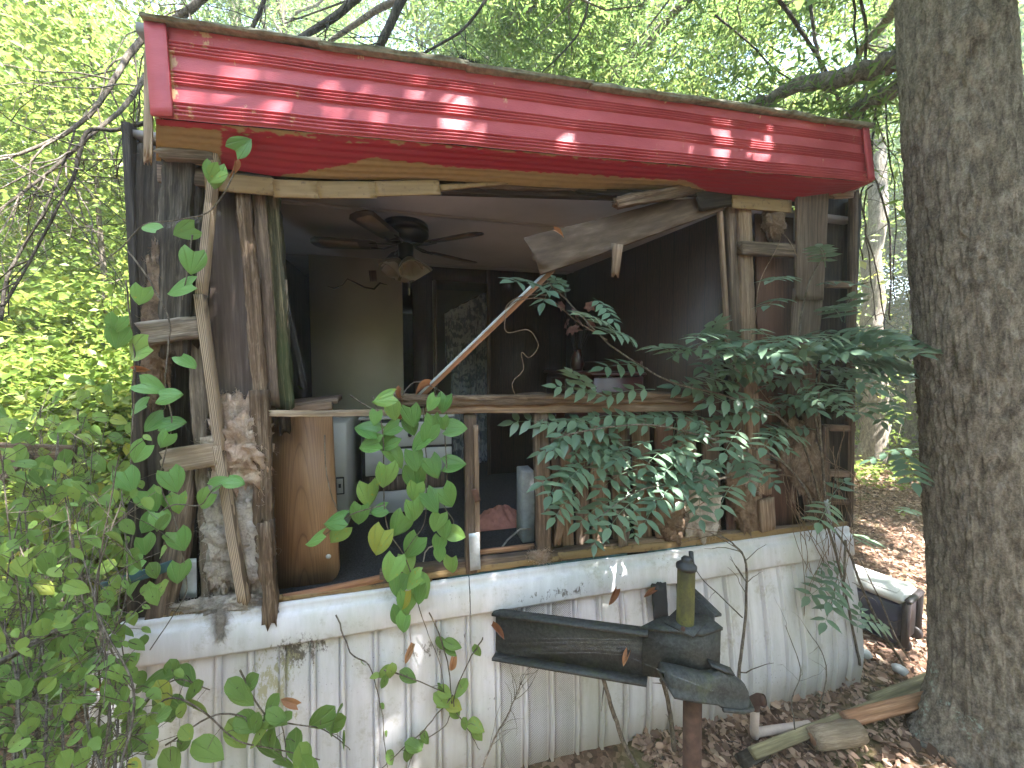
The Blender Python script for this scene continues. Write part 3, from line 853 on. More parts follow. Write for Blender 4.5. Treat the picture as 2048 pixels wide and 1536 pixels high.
# ---------------------------------------------------------------- ceiling fan
fc = PZ(811, 447, ZC)
fan = thing('ceiling_fan', fc, 'dark bronze ceiling fan with five blades and glass shades', 'ceiling fan')
Mf = Matrix.Translation(fc)
B = Bag(); B.lathe([(0, 0), (.150, 0), (.160, -.012), (.160, -.030), (.165, -.034), (.165, -.044), (.160, -.048), (.160, -.062), (.166, -.066), (.166, -.085), (.158, -.10), (.135, -.135), (.09, -.15), (.0, -.15)], 36)
put('motor_housing', B.mesh('motor_housing', True), MAT['bronze'], fan, Mf)
B = Bag(); B.lathe([(.05, -.15), (.06, -.16), (.055, -.19), (.052, -.235), (.06, -.25), (.045, -.27), (0, -.275)], 24)
put('switch_housing', B.mesh('switch_housing', True), MAT['bronze'], fan, Mf)
def m_cane():
    n = NT('cane_inlay'); v = n.obj(False); xs = n.sep(v)
    a = n.math('FRACT', n.math('MULTIPLY', xs[0], 110.0)); b = n.math('FRACT', n.math('MULTIPLY', xs[1], 110.0))
    h = n.math('MULTIPLY', n.math('GREATER_THAN', a, .45), n.math('GREATER_THAN', b, .45))
    return n.fin(n.mix(h, (.16, .12, .085), (.03, .022, .018)), .8)
MAT['cane'] = m_cane()
out = [(.20, -.045), (.24, -.062), (.60, -.078), (.635, -.05), (.65, 0), (.635, .05), (.60, .078), (.24, .062), (.20, .045)]
def flat(poly, z0, z1):
    n = len(poly); B = Bag()
    V = [(x, y, z0) for (x, y) in poly] + [(x, y, z1) for (x, y) in poly]
    c0, c1 = len(V), len(V) + 1
    V += [(np.mean([p[0] for p in poly]), np.mean([p[1] for p in poly]), z0), (np.mean([p[0] for p in poly]), np.mean([p[1] for p in poly]), z1)]
    Q = [(i, (i + 1) % n, n + (i + 1) % n, n + i) for i in range(n)]
    T = [(c0, (i + 1) % n, i) for i in range(n)] + [(c1, n + i, n + (i + 1) % n) for i in range(n)]
    B.add(V, Q, T); return B
bm_ = flat(out, -.004, .004).mesh('blade')
cm_ = flat([(.33, -.042), (.57, -.052), (.59, -.03), (.59, .03), (.57, .052), (.33, .042)], -.0055, .0055).mesh('cane_panel')
B = Bag(); B.tube([(.05, 0, .02), (.11, .02, .005), (.16, .035, -.006), (.25, .035, -.006)], [.009, .009, .007, .006], 6); B.tube([(.05, 0, .02), (.11, -.02, .005), (.16, -.035, -.006), (.25, -.035, -.006)], [.009, .009, .007, .006], 6)
am_ = B.mesh('blade_arm', True)
for k in range(5):
    a = math.radians(31 + 72 * k)
    M = Matrix.Translation(fc + Vector((0, 0, -.165))) @ Matrix.Rotation(a, 4, 'Z') @ Matrix.Rotation(math.radians(11), 4, 'X')
    b = put('blade', bm_, MAT['blade'], fan, M)
    put('cane_panel', cm_, MAT['cane'], b, M); put('blade_arm', am_, MAT['bronze'], b, M)
def m_glass():
    n = NT('ribbed_amber_glass'); v = n.obj(False)
    n.b.inputs['Transmission Weight'].default_value = .55
    n.b.inputs['IOR'].default_value = 1.3
    return n.fin((.34, .28, .20), .3, 0, .6)
MAT['glass'] = m_glass()
gp = [(.022, 0), (.035, -.012), (.062, -.045), (.082, -.085), (.092, -.12), (.090, -.122), (.079, -.085), (.059, -.045), (.030, -.012)]
B = Bag(); B.lathe(gp, 36, None, (12, .07)); gm_ = B.mesh('lamp_shade', True)
B = Bag(); B.tube([(0, 0, -.005), (.03, 0, .0), (.05, 0, -.02)], .012, 6); ga_ = B.mesh('lamp_arm', True)
for k in range(4):
    a = math.radians(20 + 90 * k)
    M = Matrix.Translation(fc + Vector((0, 0, -.25))) @ Matrix.Rotation(a, 4, 'Z')
    M2 = M @ Matrix.Translation((.05, 0, -.015)) @ Matrix.Rotation(math.radians(-35), 4, 'Y')
    s = put('lamp_shade', gm_, MAT['glass'], fan, M2)
    put('lamp_arm', ga_, MAT['bronze'], fan, M)
B = Bag(); B.tube([fc + Vector((0.02, -.02, -.27)), fc + Vector((.02, -.02, -.47))], .0018, 4); B.tube([fc + Vector((.02, -.02, -.47)), fc + Vector((.02, -.02, -.52))], [.006, .004], 6)
put('pull_chain', B.mesh('pull_chain'), MAT['wood_pale'], fan)

# ---------------------------------------------------------------- furniture inside
c0 = P(600, 1180, .17)
cab = thing('wooden_cabinet', (c0.x, .3, ZF), 'oak-grain laminate cabinet standing at the torn wall', 'cabinet')
xa, xb = P(534, 900, .17).x, P(666, 900, .17).x
# side panel with a rounded lower corner
ol = [(xa, ZF + .005), (xb - .055, ZF + .005)] + [(xb + .02 - .07 + .07 * math.cos(t), ZF + .085 + .08 * math.sin(t)) for t in np.linspace(-math.pi / 2, 0, 7)] + [(xb, 2.06), (xa, 2.03)]
xm = (xa + xb) / 2
Bf = flat([(x - xm, z - 1.5) for (x, z) in ol], -.01, .01)
Mc = Matrix(((1, 0, 0, xm), (0, 0, 1, .17), (0, 1, 0, 1.5), (0, 0, 0, 1)))
Vv = np.concatenate(Bf.V)[:, [0, 2, 1]]
me = mesh_np('side_panel', Vv, [np.concatenate(Bf.Q), np.concatenate(Bf.T)])
put('side_panel', me, MAT['laminate'], cab, Matrix.Translation((xm, .17, 1.5)))
board('cabinet_top', (xa, .30, 2.065), (xb + .012, .33, 2.095), .30, .03, MAT['wood_brown'], cab, face=Vector((0, 0, 1)), rot=.2)
board('top_edge', (xa + .08, .155, 2.05), (xb + .005, .15, 2.075), .04, .02, MAT['wood_tan'], cab, rot=.2)
boxo('back_panel', (xa + .01, .185, ZF + .01), (xa + .03, .48, 2.03), MAT['wood_brown'], cab)
Bs = Bag(); Bs.lathe([(0, -.006), (.012, -.005), (.014, 0)], 14)
put('screw_cover', Bs.mesh('screw_cover', True), MAT['white_box'], cab, Matrix.Translation(P(657, 1113, .155)) @ Matrix.Rotation(math.radians(90), 4, 'X').inverted())

ap = P(680, 950, 1.0)
boxo_app = thing('kitchen_unit', (P(680, 950, .9).x, 1.1, ZF), 'white enamel kitchen unit with an outlet plate behind the cabinet', 'kitchen unit')
boxo('unit_body', (P(640, 900, .95).x, .95, ZF + .01), (P(694, 900, .95).x, 1.75, P(680, 845, .95).z), MAT['white_box'], boxo_app, .01)
boxo('outlet_plate', (P(671, 970, .93).x, .937, P(679, 990, .93).z), (P(688, 970, .93).x, .948, P(679, 955, .93).z), MAT['black_metal'], boxo_app, .004)
boxo('outlet_face', (P(673, 970, .93).x, .932, P(679, 987, .93).z), (P(686, 970, .93).x, .9365, P(679, 958, .93).z), MAT['white_box'], boxo_app, .002)
boxo('outlet_socket', (P(677, 970, .93).x, .928, P(679, 976, .93).z), (P(682, 970, .93).x, .9315, P(679, 968, .93).z), MAT['black_metal'], boxo_app, .001)

dY = 1.15
dx0, dx1 = P(722, 900, dY).x, P(906, 900, dY).x
dr = thing('dresser', ((dx0 + dx1) / 2, dY + .2, ZF), 'white chest of drawers seen behind the heart-shaped leaves', 'dresser')
dz0, dz1 = P(810, 1040, dY).z, P(810, 838, dY).z
boxo('carcass', (dx0, dY + .02, ZF + .10), (dx1, dY + .48, dz1), MAT['black_metal'], dr, .005)
boxo('dresser_top', (dx0 - .015, dY - .01, dz1 + .001), (dx1 + .015, dY + .5, dz1 + .025), MAT['white_box'], dr, .006)
for (ya, yb) in ((845, 893), (898, 948), (980, 1026)):
    za, zb = P(810, yb, dY).z, P(810, ya, dY).z
    d = boxo('drawer', (dx0 + .01 + .02, dY, za), (dx1 - .01, dY + .018, zb), MAT['white_box'], dr, .004)
    Bk = Bag(); Bk.lathe([(0, -.028), (.016, -.024), (.018, -.014), (.008, -.008), (.007, 0)], 14)
    kp = P(820, (ya + yb) / 2, dY)
    put('knob', Bk.mesh('knob', True), MAT['black_metal'], d, Matrix.Translation((kp.x, dY, kp.z)) @ Matrix.Rotation(math.radians(-90), 4, 'X'))
d = boxo('open_drawer_front', (dx0 + .06, dY - .01, P(810, 978, dY).z), (dx1 - .07, dY + .01, P(810, 950, dY).z), MAT['wood_brown'], dr, .003)
for x in (dx0 + .03, dx1 - .03):
    for y in (dY + .05, dY + .44):
        boxo('leg', (x - .018, y - .018, ZF + .002), (x + .018, y + .018, ZF + .11), MAT['white_box'], dr, .004)

# mahogany bureau against the panelled partition, vase of faded flowers on it
bu = thing('bureau', (1.5, 1.1, ZF), 'dark mahogany bureau against the panelled wall', 'bureau')
zb = P(1130, 742, 1.2).z
boxo('bureau_body', (1.30, .55, ZF + .12), (1.73, 1.62, zb - .03), MAT['mahogany'], bu, .01)
boxo('bureau_top', (1.27, .52, zb - .029), (1.74, 1.65, zb), MAT['mahogany'], bu, .01)
for k in range(4):
    z0 = ZF + .16 + k * .24
    for y0 in (.58, 1.10):
        d = boxo('drawer', (1.285, y0, z0), (1.299, y0 + .49, z0 + .22), MAT['mahogany'], bu, .006)
        boxo('pull', (1.268, y0 + .2, z0 + .10), (1.284, y0 + .29, z0 + .12), MAT['bronze'], d, .004)
for y in (.6, 1.57):
    for x in (1.33, 1.70): boxo('foot', (x - .03, y - .03, ZF + .002), (x + .03, y + .03, ZF + .118), MAT['mahogany'], bu, .006)
boxo('backboard', (1.70, .56, zb + .001), (1.73, 1.60, zb + .09), MAT['mahogany'], bu, .01)
vz = Vector((1.45, 1.2, zb))
va = thing('flower_vase', vz, 'faded pink artificial flowers in a vase on the bureau', 'flowers')
B = Bag(); B.lathe([(0, .002), (.05, .002), (.065, .06), (.05, .14), (.03, .18), (.04, .2), (.03, .19), (0, .1)], 20)
put('vase', B.mesh('vase', True), MAT['mahogany'], va, Matrix.Translation(vz))
B = Bag(); tips = []
for k in range(11):
    t = vz + Vector((random.uniform(-.16, .16), random.uniform(-.16, .16), random.uniform(.32, .62)))
    B.tube([vz + Vector((0, 0, .12)), vz.lerp(t, .6) + Vector((0, 0, .05)), t], .003, 4); tips.append(t)
put('flower_stems', B.mesh('flower_stems'), MAT['wood_dark'], va)
Bp = Bag()
for k in range(6):
    a = k * math.pi / 3; c, s_ = math.cos(a), math.sin(a)
    Bp.add([(0, 0, 0), (c * .035 - s_ * .02, s_ * .035 + c * .02, .012), (c * .06, s_ * .06, .004), (c * .035 + s_ * .02, s_ * .035 - c * .02, .012)], [(0, 3, 2, 1)])
bl = Bp.mesh('blossom')
for t in tips:
    put('blossom', bl, MAT['petal'], va, Matrix.Translation(t) @ Euler((random.uniform(-1.2, 1.2), random.uniform(-1.2, 1.2), random.uniform(0, 6))).to_matrix().to_4x4())

# curtain in the far doorway
cu = thing('curtain', P(930, 930, 2.6), 'pale floral curtain with valance hanging from a tilted rod', 'curtain')
ra, rb = P(888, 628, 2.6), P(982, 580, 2.6)
B = Bag(); B.tube([ra, rb], .012, 8); put('rod', B.mesh('rod', True), MAT['bronze'], cu)
def drape(name, a, b, z_of, fold, amp, y0):
    nu, nv = 60, 14; V = []
    for i in range(nu):
        u = i / (nu - 1); top = a.lerp(b, u)
        for j in range(nv):
            v = j / (nv - 1); zb_ = z_of(u)
            V.append((top.x + .01 * math.sin(u * 31 + v * 3), y0 + amp * (.4 + v) * math.sin(u * fold + .6 * math.sin(v * 4)), top.z + (zb_ - top.z) * v))
    put(name, mesh_np(name, np.array(V), [grid_quads(nu, nv)], True), MAT['curtain'], cu)
zlow = P(930, 932, 2.6).z
drape('curtain_panel', ra.lerp(rb, .12), rb, lambda u: zlow, 60, .025, 2.61)
zv = P(930, 730, 2.6).z
drape('valance', ra, rb, lambda u: zv - .05 + .12 * u, 80, .03, 2.56)

# pink cloth, grey block, loose wire on the floor
V = []
nu = nv = 40
cc = PZ(1000, 1045, ZF)
for i in range(nu):
    for j in range(nv):
        u, v = i / 39 - .5, j / 39 - .5
        h = max(0, 1 - (u * u + v * v) * 4)
        V.append((cc.x + u * .42, cc.y + v * .30, ZF + .012 + .09 * h * (.5 + fbm(np.array([u * 7 + 9]), np.array([v * 7]), 3)[0]) + .03 * abs(math.sin(u * 22 + v * 9)) * h))
put('cloth', mesh_np('cloth', np.array(V), [grid_quads(nu, nv)], True), MAT['cloth_pink'], None, None, 'dusty pink cloth crumpled on the floor inside', 'cloth')
q = P(1050, 1060, .45)
boxo('concrete_block', (q.x - .045, .36, ZF + .002), (q.x + .045, .52, P(1050, 942, .38).z), MAT['block'], None, .006, label='grey concrete slab standing upright beside the middle stud', cat='block')
B = Bag(); B.tube([PZ(958, 1108, ZF + .012), PZ(1000, 1100, ZF + .012), P(1015, 1080, .3), P(1040, 1058, .3), P(1062, 1058, .32)], .006, 6)
put('electric_cable', B.mesh('electric_cable', True), MAT['insul_grey'], None, None, 'pale loose cable lying on the floor between the studs', 'cable')
B = Bag(); B.tube([P(842, 1150, .03), P(850, 1105, .05), P(858, 1095, .06), P(866, 1092, .06)], .004, 6)
put('electric_cable', B.mesh('electric_cable', True), MAT['insul_grey'], None, None, 'short cable hooked up from the bottom plate among the leaves', 'cable')

# ---------------------------------------------------------------- trailer hitch
ck = P(1470, 1385, -.62)
hit = thing('trailer_hitch', (1.4, -.6, .4), 'black mossy A-frame trailer hitch with coupler in front of white siding', 'trailer hitch')
def beam(p0, p1, h0, h1, fl, name):
    """C-channel: web facing the camera, top and bottom flanges turned outward"""
    p0 = Vector(p0); p1 = Vector(p1); x = (p1 - p0).normalized(); n = Vector((x.y, -x.x, 0)).normalized()
    B = Bag()
    def bar(a0, a1, b0, b1, th):
        pass
    def slab(c0, c1, z00, z01, z10, z11, d0, d1):
        q = []
        for (c, za, zb_) in ((c0, z00, z01), (c1, z10, z11)):
            for d in (d0, d1):
                for z in (za, zb_):
                    q.append(tuple(c + n * d + Vector((0, 0, z))))
        B.add(q, [(0, 1, 3, 2), (4, 6, 7, 5), (0, 4, 5, 1), (2, 3, 7, 6), (0, 2, 6, 4), (1, 5, 7, 3)])
    slab(p0, p1, -h0 / 2, h0 / 2, -h1 / 2, h1 / 2, -.005, .005)
    slab(p0, p1, h0 / 2 - .012, h0 / 2 + .003, h1 / 2 - .012, h1 / 2 + .003, .005, fl)
    slab(p0, p1, -h0 / 2 - .003, -h0 / 2 + .012, -h1 / 2 - .003, -h1 / 2 + .012, .005, fl)
    return put(name, B.mesh(name), MAT['hitch'], hit)
bl0 = P(992, 1262, -.06); bl1 = P(1296, 1306, -.56)
beam(bl0, bl1, .265, .25, .055, 'frame_beam')
br0 = P(1330, 1170, .02); br1 = P(1425, 1290, -.42)
beam(br1 + Vector((.06, .06, .0)), Vector((1.62, .0, bl0.z)), .235, .25, .05, 'frame_beam')
# boxed nose
nz = bl1.z
top_z = P(1403, 1271, -.66).z
no = [PZ(1286, 1258, top_z), PZ(1403, 1271, top_z), PZ(1442, 1259, top_z), PZ(1410, 1233, top_z), PZ(1325, 1238, top_z)]
bot_z = P(1403, 1366, no[1].y).z
Bn = flat([(q.x, q.y) for q in no][::-1], bot_z, top_z)
put('nose_box', Bn.mesh('nose_box'), MAT['hitch'], hit)
Bn = flat([(q.x + (q.x - 1.35) * .06, q.y + (q.y + .5) * .06) for q in no][::-1], top_z + .002, top_z + .016)
put('top_plate', Bn.mesh('top_plate'), MAT['hitch'], hit)
# jack
jp = PZ(1370, 1246, top_z + .018); jz = P(1368, 1136, jp.y).z
B = Bag(); B.lathe([(.040, 0), (.040, jz - jp.z)], 24); put('jack_tube', B.mesh('jack_tube', True), MAT['jack'], hit, Matrix.Translation((jp.x, jp.y, jp.z)))
B = Bag(); B.box((-.075, -.07, 0), (.075, .07, .008)); put('jack_flange', B.mesh('jack_flange'), MAT['hitch'], hit, Matrix.Translation((jp.x, jp.y, top_z + .017)) @ Matrix.Rotation(.5, 4, 'Z'))
B = Bag(); B.lathe([(.040, -.002), (.047, -.002), (.047, .012), (.040, .018), (.03, .026), (.022, .03), (.024, .042), (.016, .052), (0, .055)], 24)
put('jack_cap', B.mesh('jack_cap', True), MAT['black_metal'], hit, Matrix.Translation((jp.x, jp.y, jz)))
B = Bag(); B.tube([P(1386, 1160, jp.y + .06), P(1382, 1104, jp.y + .06)], .012, 10); put('jack_crank', B.mesh('jack_crank', True), MAT['black_metal'], hit)
for (dx, dy) in ((-.05, -.05), (.06, .03)):
    B = Bag(); B.lathe([(.010, 0), (.010, .012), (0, .013)], 6); put('bolt', B.mesh('bolt'), MAT['rust'], hit, Matrix.Translation((jp.x + dx, jp.y + dy, top_z + .026)))
# coupler: tapering pressed-steel hood with turned rim and ball socket
ca = P(1330, 1352, no[1].y + .0); cb = P(1492, 1384, no[1].y - .05)
ax = (cb - ca).normalized(); sd = Vector((ax.y, -ax.x, 0)).normalized(); up = Vector((0, 0, 1))
Lc = (cb - ca).length; V = []
secs = [(-.02, .01, .01), (0, .062, .05), (.25, .062, .05), (.45, .056, .05), (.55, .046, .062), (.64, .044, .088), (.74, .050, .080), (.86, .050, .066), (.96, .036, .045), (1.02, .008, .01)]
sr = [(-1.0, -.75), (-1.28, -.75), (-1.28, -.55), (-1.0, -.45), (-.95, .1), (-.7, .7), (-.3, 1), (.3, 1), (.7, .7), (.95, .1), (1.0, -.45), (1.28, -.55), (1.28, -.75), (1.0, -.75), (-1.0, -.751)]
for (f, w, h) in secs:
    c = ca + ax * (f * Lc)
    for (a, b) in sr: V.append(tuple(c + sd * (a * w) + up * (b * h)))
put('coupler', mesh_np('coupler', np.array(V), [grid_quads(len(secs), len(sr))], True), MAT['hitch'], hit)
ck = ca + ax * (.8 * Lc)
B = Bag(); B.tube([ck + sd * .085 - up * .04 + ax * -.1, ck + sd * .088 - up * .03, ck + ax * .075 + sd * .055 - up * .035, ck + ax * .095 - up * .035, ck + ax * .075 - sd * .055 - up * .035, ck - sd * .088 - up * .03], .009, 8)
put('coupler_rim', B.mesh('coupler_rim', True), MAT['hitch'], hit)
B = Bag(); B.box((-.05, -.022, 0), (.06, .022, .008)); put('latch', B.mesh('latch'), MAT['hitch'], hit, Matrix.Translation(ca + ax * (.66 * Lc) + up * .092) @ Matrix.Rotation(-.3, 4, 'Z') @ Matrix.Rotation(.35, 4, 'Y'))
B = Bag(); pt = P(1385, 1395, -.62); B.tube([pt, Vector((pt.x + .015, pt.y, -.06))], .042, 20)
put('support_pipe', B.mesh('support_pipe', True), MAT['rust'], None, None, 'rusty steel pipe post propping up the trailer hitch', 'post')
# dark sheet painted as the shade inside a siding hole behind the hitch
bd('torn_hole_shade', (1318, 1172), (1322, 1236), 34, -.10, .004, MAT['dark_void'], home, rot=.6, jag=(.03, .03))
# ---------------------------------------------------------------- ground
def gz(x, y):
    """ground height: level at the trailer, small swells, a bank rising behind the photographer"""
    x = np.asarray(x, float); y = np.asarray(y, float)
    h = (fbm(x * .35 + 4, y * .35, 31, 3) - .5) * .10 + (fbm(x * 1.3, y * 1.3, 33, 3) - .5) * .05
    r = np.sqrt((x - 1) ** 2 + (y - 1) ** 2)
    h = h * np.clip(r / 4, .35, 3)
    bank = np.clip((-y - 1.0) / 2.5, 0, 1); bank = bank * bank * (3 - 2 * bank) * .55
    return h + bank - .02
def m_ground():
    n = NT('forest_floor'); v = n.geo()
    a = n.noise(v, 1.1, 5, .6); b = n.noise(v, 26, 6, .75); c = n.voro(v, 34, 'F1', 'Color')
    cs = n.sep(c)
    lit = n.ramp(n.math('ADD', n.math('MULTIPLY', cs[0], .6), n.math('MULTIPLY', b, .4)), [(.15, (.045, .026, .018)), (.45, (.15, .085, .055)), (.7, (.25, .155, .105)), (.95, (.36, .26, .19))])
    col = n.mix(n.ramp(b, [(.45, 0.0), (.75, .8)]), lit, (.04, .026, .02))
    far = n.ramp(a, [(.52, 0.0), (.68, .45)])
    col = n.mix(far, col, (.075, .11, .03))
    n.bump(n.math('ADD', b, cs[1]), .7, .03)
    return n.fin(col, .95, 0, .1)
xs = np.concatenate([np.linspace(-120, -14, 14), np.linspace(-12, 22, 120), np.linspace(24, 140, 14)])
ys = np.concatenate([np.linspace(-80, -10, 10), np.linspace(-8, 24, 110), np.linspace(27, 160, 14)])
X, Y = np.meshgrid(xs, ys, indexing='ij')
V = np.stack([X.ravel(), Y.ravel(), gz(X, Y).ravel()], 1)
put('ground', mesh_np('ground', V, [grid_quads(len(xs), len(ys))], True), m_ground(), None, None, kind='structure')
def on(x, y): return Vector((x, y, float(gz(x, y))))

# ---------------------------------------------------------------- foliage helpers
def leafmat(name, stops, trans=.45, rough=.45, island=True, spots=None, tcol=None, spec=.4, veins=False):
    n = NT(name)
    r = n.island() if island else n.rnd()
    c = n.ramp(r, stops)
    if spots is not None:
        v = n.obj()
        k = n.noise(v, 5.0, 4, .7)
        k2 = n.math('ADD', k, n.math('MULTIPLY', n.rnd(), .22))
        c = n.mix(n.ramp(k2, [(.80, 0.0), (.88, .9)]), c, spots)
        k3 = n.noise(v, 14.0, 3, .6)
        c = n.mix(n.ramp(k3, [(.70, 0.0), (.74, .8)]), c, (.30, .30, .12))
    if veins:
        xs = n.sep(n.node('ShaderNodeTexCoord').outputs['Object'])
        ax_ = n.math('ABSOLUTE', xs[0])
        rel = n.math('DIVIDE', ax_, n.math('ADD', n.math('MULTIPLY', n.math('SUBTRACT', 1.02, xs[1]), .62), .02))
        band = n.math('ABSOLUTE', n.math('SUBTRACT', n.math('FRACT', n.math('ADD', n.math('MULTIPLY', rel, 1.9), .5)), .5))
        vm = n.ramp(band, [(.03, 1.0), (.11, 0.0)])
        c = n.mix(n.math('MULTIPLY', vm, .35), c, (.20, .32, .10))
        n.bump(n.math('MULTIPLY', vm, -1.0), .5, .03)
    n.fin(c, rough, 0, spec)
    tr = n.node('ShaderNodeBsdfTranslucent')
    hs = n.node('ShaderNodeHueSaturation'); n.set(hs.inputs['Color'], c); hs.inputs['Saturation'].default_value = .92; hs.inputs['Value'].default_value = 1.5
    n.L.new(hs.outputs[0], tr.inputs[0])
    mx = n.node('ShaderNodeMixShader'); mx.inputs[0].default_value = trans
    n.L.new(n.b.outputs[0], mx.inputs[1]); n.L.new(tr.outputs[0], mx.inputs[2]); n.L.new(mx.outputs[0], n.out.inputs[0])
    return n.m
MAT['lf_oak'] = leafmat('willow_oak_leaves', [(0.0, (.06, .11, .022)), (.5, (.10, .165, .035)), (1.0, (.17, .21, .05))], .58)
MAT['lf_bright'] = leafmat('bright_green_leaves', [(0.0, (.09, .15, .025)), (.5, (.15, .215, .035)), (.85, (.21, .26, .045)), (1.0, (.27, .26, .05))], .6)
MAT['lf_mid'] = leafmat('mid_green_leaves', [(0.0, (.06, .12, .03)), (.6, (.10, .17, .04)), (1.0, (.15, .21, .05))], .58)
MAT['lf_brier'] = leafmat('greenbrier_leaves', [(0.0, (.09, .205, .05)), (.6, (.14, .29, .075)), (.96, (.20, .34, .08)), (1.0, (.34, .32, .05))], .30, .40, False, (.34, .30, .03), veins=True)
MAT['lf_thick'] = leafmat('thicket_leaves', [(0.0, (.10, .18, .045)), (.6, (.15, .25, .06)), (.95, (.21, .30, .07)), (1.0, (.36, .34, .05))], .38, .5, False, (.34, .30, .03), veins=True, spec=.25)
MAT['lf_thick_small'] = leafmat('small_thicket_leaves', [(0.0, (.10, .18, .045)), (.6, (.15, .25, .06)), (1.0, (.21, .30, .07))], .38, .5, True, spec=.25)
MAT['lf_wist'] = leafmat('compound_leaves', [(0.0, (.095, .16, .105)), (.6, (.13, .205, .13)), (1.0, (.165, .235, .145))], .28, .33, False, spec=.5)
MAT['lf_dry'] = leafmat('dry_leaves', [(0.0, (.05, .026, .018)), (.25, (.19, .115, .08)), (.6, (.32, .205, .145)), (.9, (.42, .29, .21)), (1.0, (.40, .30, .22))], .15, .8)
MAT['lf_dry_obj'] = leafmat('dry_leaf', [(0.0, (.16, .06, .03)), (.6, (.33, .14, .06)), (1.0, (.42, .25, .13))], .2, .8, False)
def m_bark(name, d, m_, l, k=1.0):
    n = NT(name); v = n.obj(False)
    a = n.noise(n.mapv(v, (26 * k, 26 * k, 9 * k)), 1, 6, .7); b = n.noise(v, 95 * k, 4, .7)
    c = n.ramp(n.math('ADD', n.math('MULTIPLY', a, .65), n.math('MULTIPLY', b, .35)), [(.38, d), (.5, m_), (.60, l)])
    lich = n.math('MULTIPLY', n.ramp(n.noise(v, 3.1, 3, .6), [(.57, 0.0), (.64, 1.0)]), n.ramp(n.noise(v, 30, 4, .7), [(.52, 0.0), (.60, .85)]))
    z = n.sep(v)[2]
    c = n.mix(n.math('MULTIPLY', lich, n.ramp(z, [(.25, 1.0), (.6, .04)])), c, (.36, .46, .40))
    n.bump(n.math('ADD', a, n.math('MULTIPLY', b, .5)), .8, .012)
    return n.fin(c, .95, 0, .15)
MAT['bark'] = m_bark('grey_furrowed_bark', (.06, .049, .040), (.165, .140, .115), (.29, .252, .212))
MAT['bark_thin'] = m_bark('twig_bark', (.05, .04, .032), (.12, .10, .08), (.23, .20, .16), 2.0)
MAT['bark_dark'] = m_bark('dark_twig_bark', (.022, .019, .016), (.055, .047, .038), (.12, .105, .085), 2.0)

def rand_frames(n, rs, upbias=.6):
    nm = rs.normal(size=(n, 3)); nm[:, 2] = np.abs(nm[:, 2]) * 1.0 + upbias
    nm /= np.linalg.norm(nm, axis=1)[:, None]
    d = rs.normal(size=(n, 3)); d[:, 2] -= .5
    d -= nm * (d * nm).sum(1)[:, None]; d /= np.linalg.norm(d, axis=1)[:, None]
    return np.cross(d, nm), d, nm
TPL = {
    'narrow': np.array([(0, 0, 0), (.11, .45, .03), (0, 1, -.06), (-.11, .45, .03)]),
    'broad': np.array([(0, 0, 0), (.30, .42, .06), (0, 1, -.08), (-.30, .42, .06)]),
    'wide': np.array([(0, 0, 0), (.42, .45, .10), (0, 1, -.10), (-.42, .45, .10)]),
}
TRI = {'dry': [(0, 1, 3), (0, 3, 2), (1, 4, 3), (2, 3, 5), (3, 4, 6), (3, 6, 5)]}
TPL['dry'] = np.array([(0, 0, 0), (.26, .28, .16), (-.22, .22, .20), (.02, .5, -.02), (.30, .66, .24), (-.27, .60, .12), (.04, 1.0, .20)])
def leaf_cloud(name, Cn, size, tpl, rs, upbias=.6):
    n = len(Cn); t = TPL[tpl]
    if tpl in TRI:
        x, d, nm = rand_frames(n, rs, upbias)
        s = size * (.35 + 1.2 * rs.random(n) ** 1.6); sx = s * (.5 + .8 * rs.random(n)); sz = s * (rs.normal(size=n) * 1.1)
        V = Cn[:, None, :] + (sx[:, None, None] * t[None, :, 0:1] * x[:, None, :] + s[:, None, None] * t[None, :, 1:2] * d[:, None, :] + sz[:, None, None] * t[None, :, 2:3] * nm[:, None, :])
        base = np.arange(n)[:, None] * len(t)
        return mesh_np(name, V.reshape(-1, 3), [np.concatenate([base + np.array(q) for q in TRI[tpl]])])
    x, d, nm = rand_frames(n, rs, upbias)
    s = size * (.6 + .8 * rs.random(n))
    V = Cn[:, None, :] + s[:, None, None] * (t[None, :, 0:1] * x[:, None, :] + t[None, :, 1:2] * d[:, None, :] + t[None, :, 2:3] * nm[:, None, :])
    base = np.arange(n)[:, None] * 4
    T = np.concatenate([base + np.array([0, 1, 2]), base + np.array([0, 2, 3])])
    return mesh_np(name, V.reshape(-1, 3), [T])

def branch_path(p, d, L, n, rs, wob=.25, grav=0.0):
    p = np.array(p, float); d = np.array(d, float); d /= np.linalg.norm(d); q = [p.copy()]
    for i in range(n):
        d = d + rs.normal(size=3) * wob / math.sqrt(n) + np.array([0, 0, grav / n]); d /= np.linalg.norm(d)
        p = p + d * L / n; q.append(p.copy())
    return np.array(q)

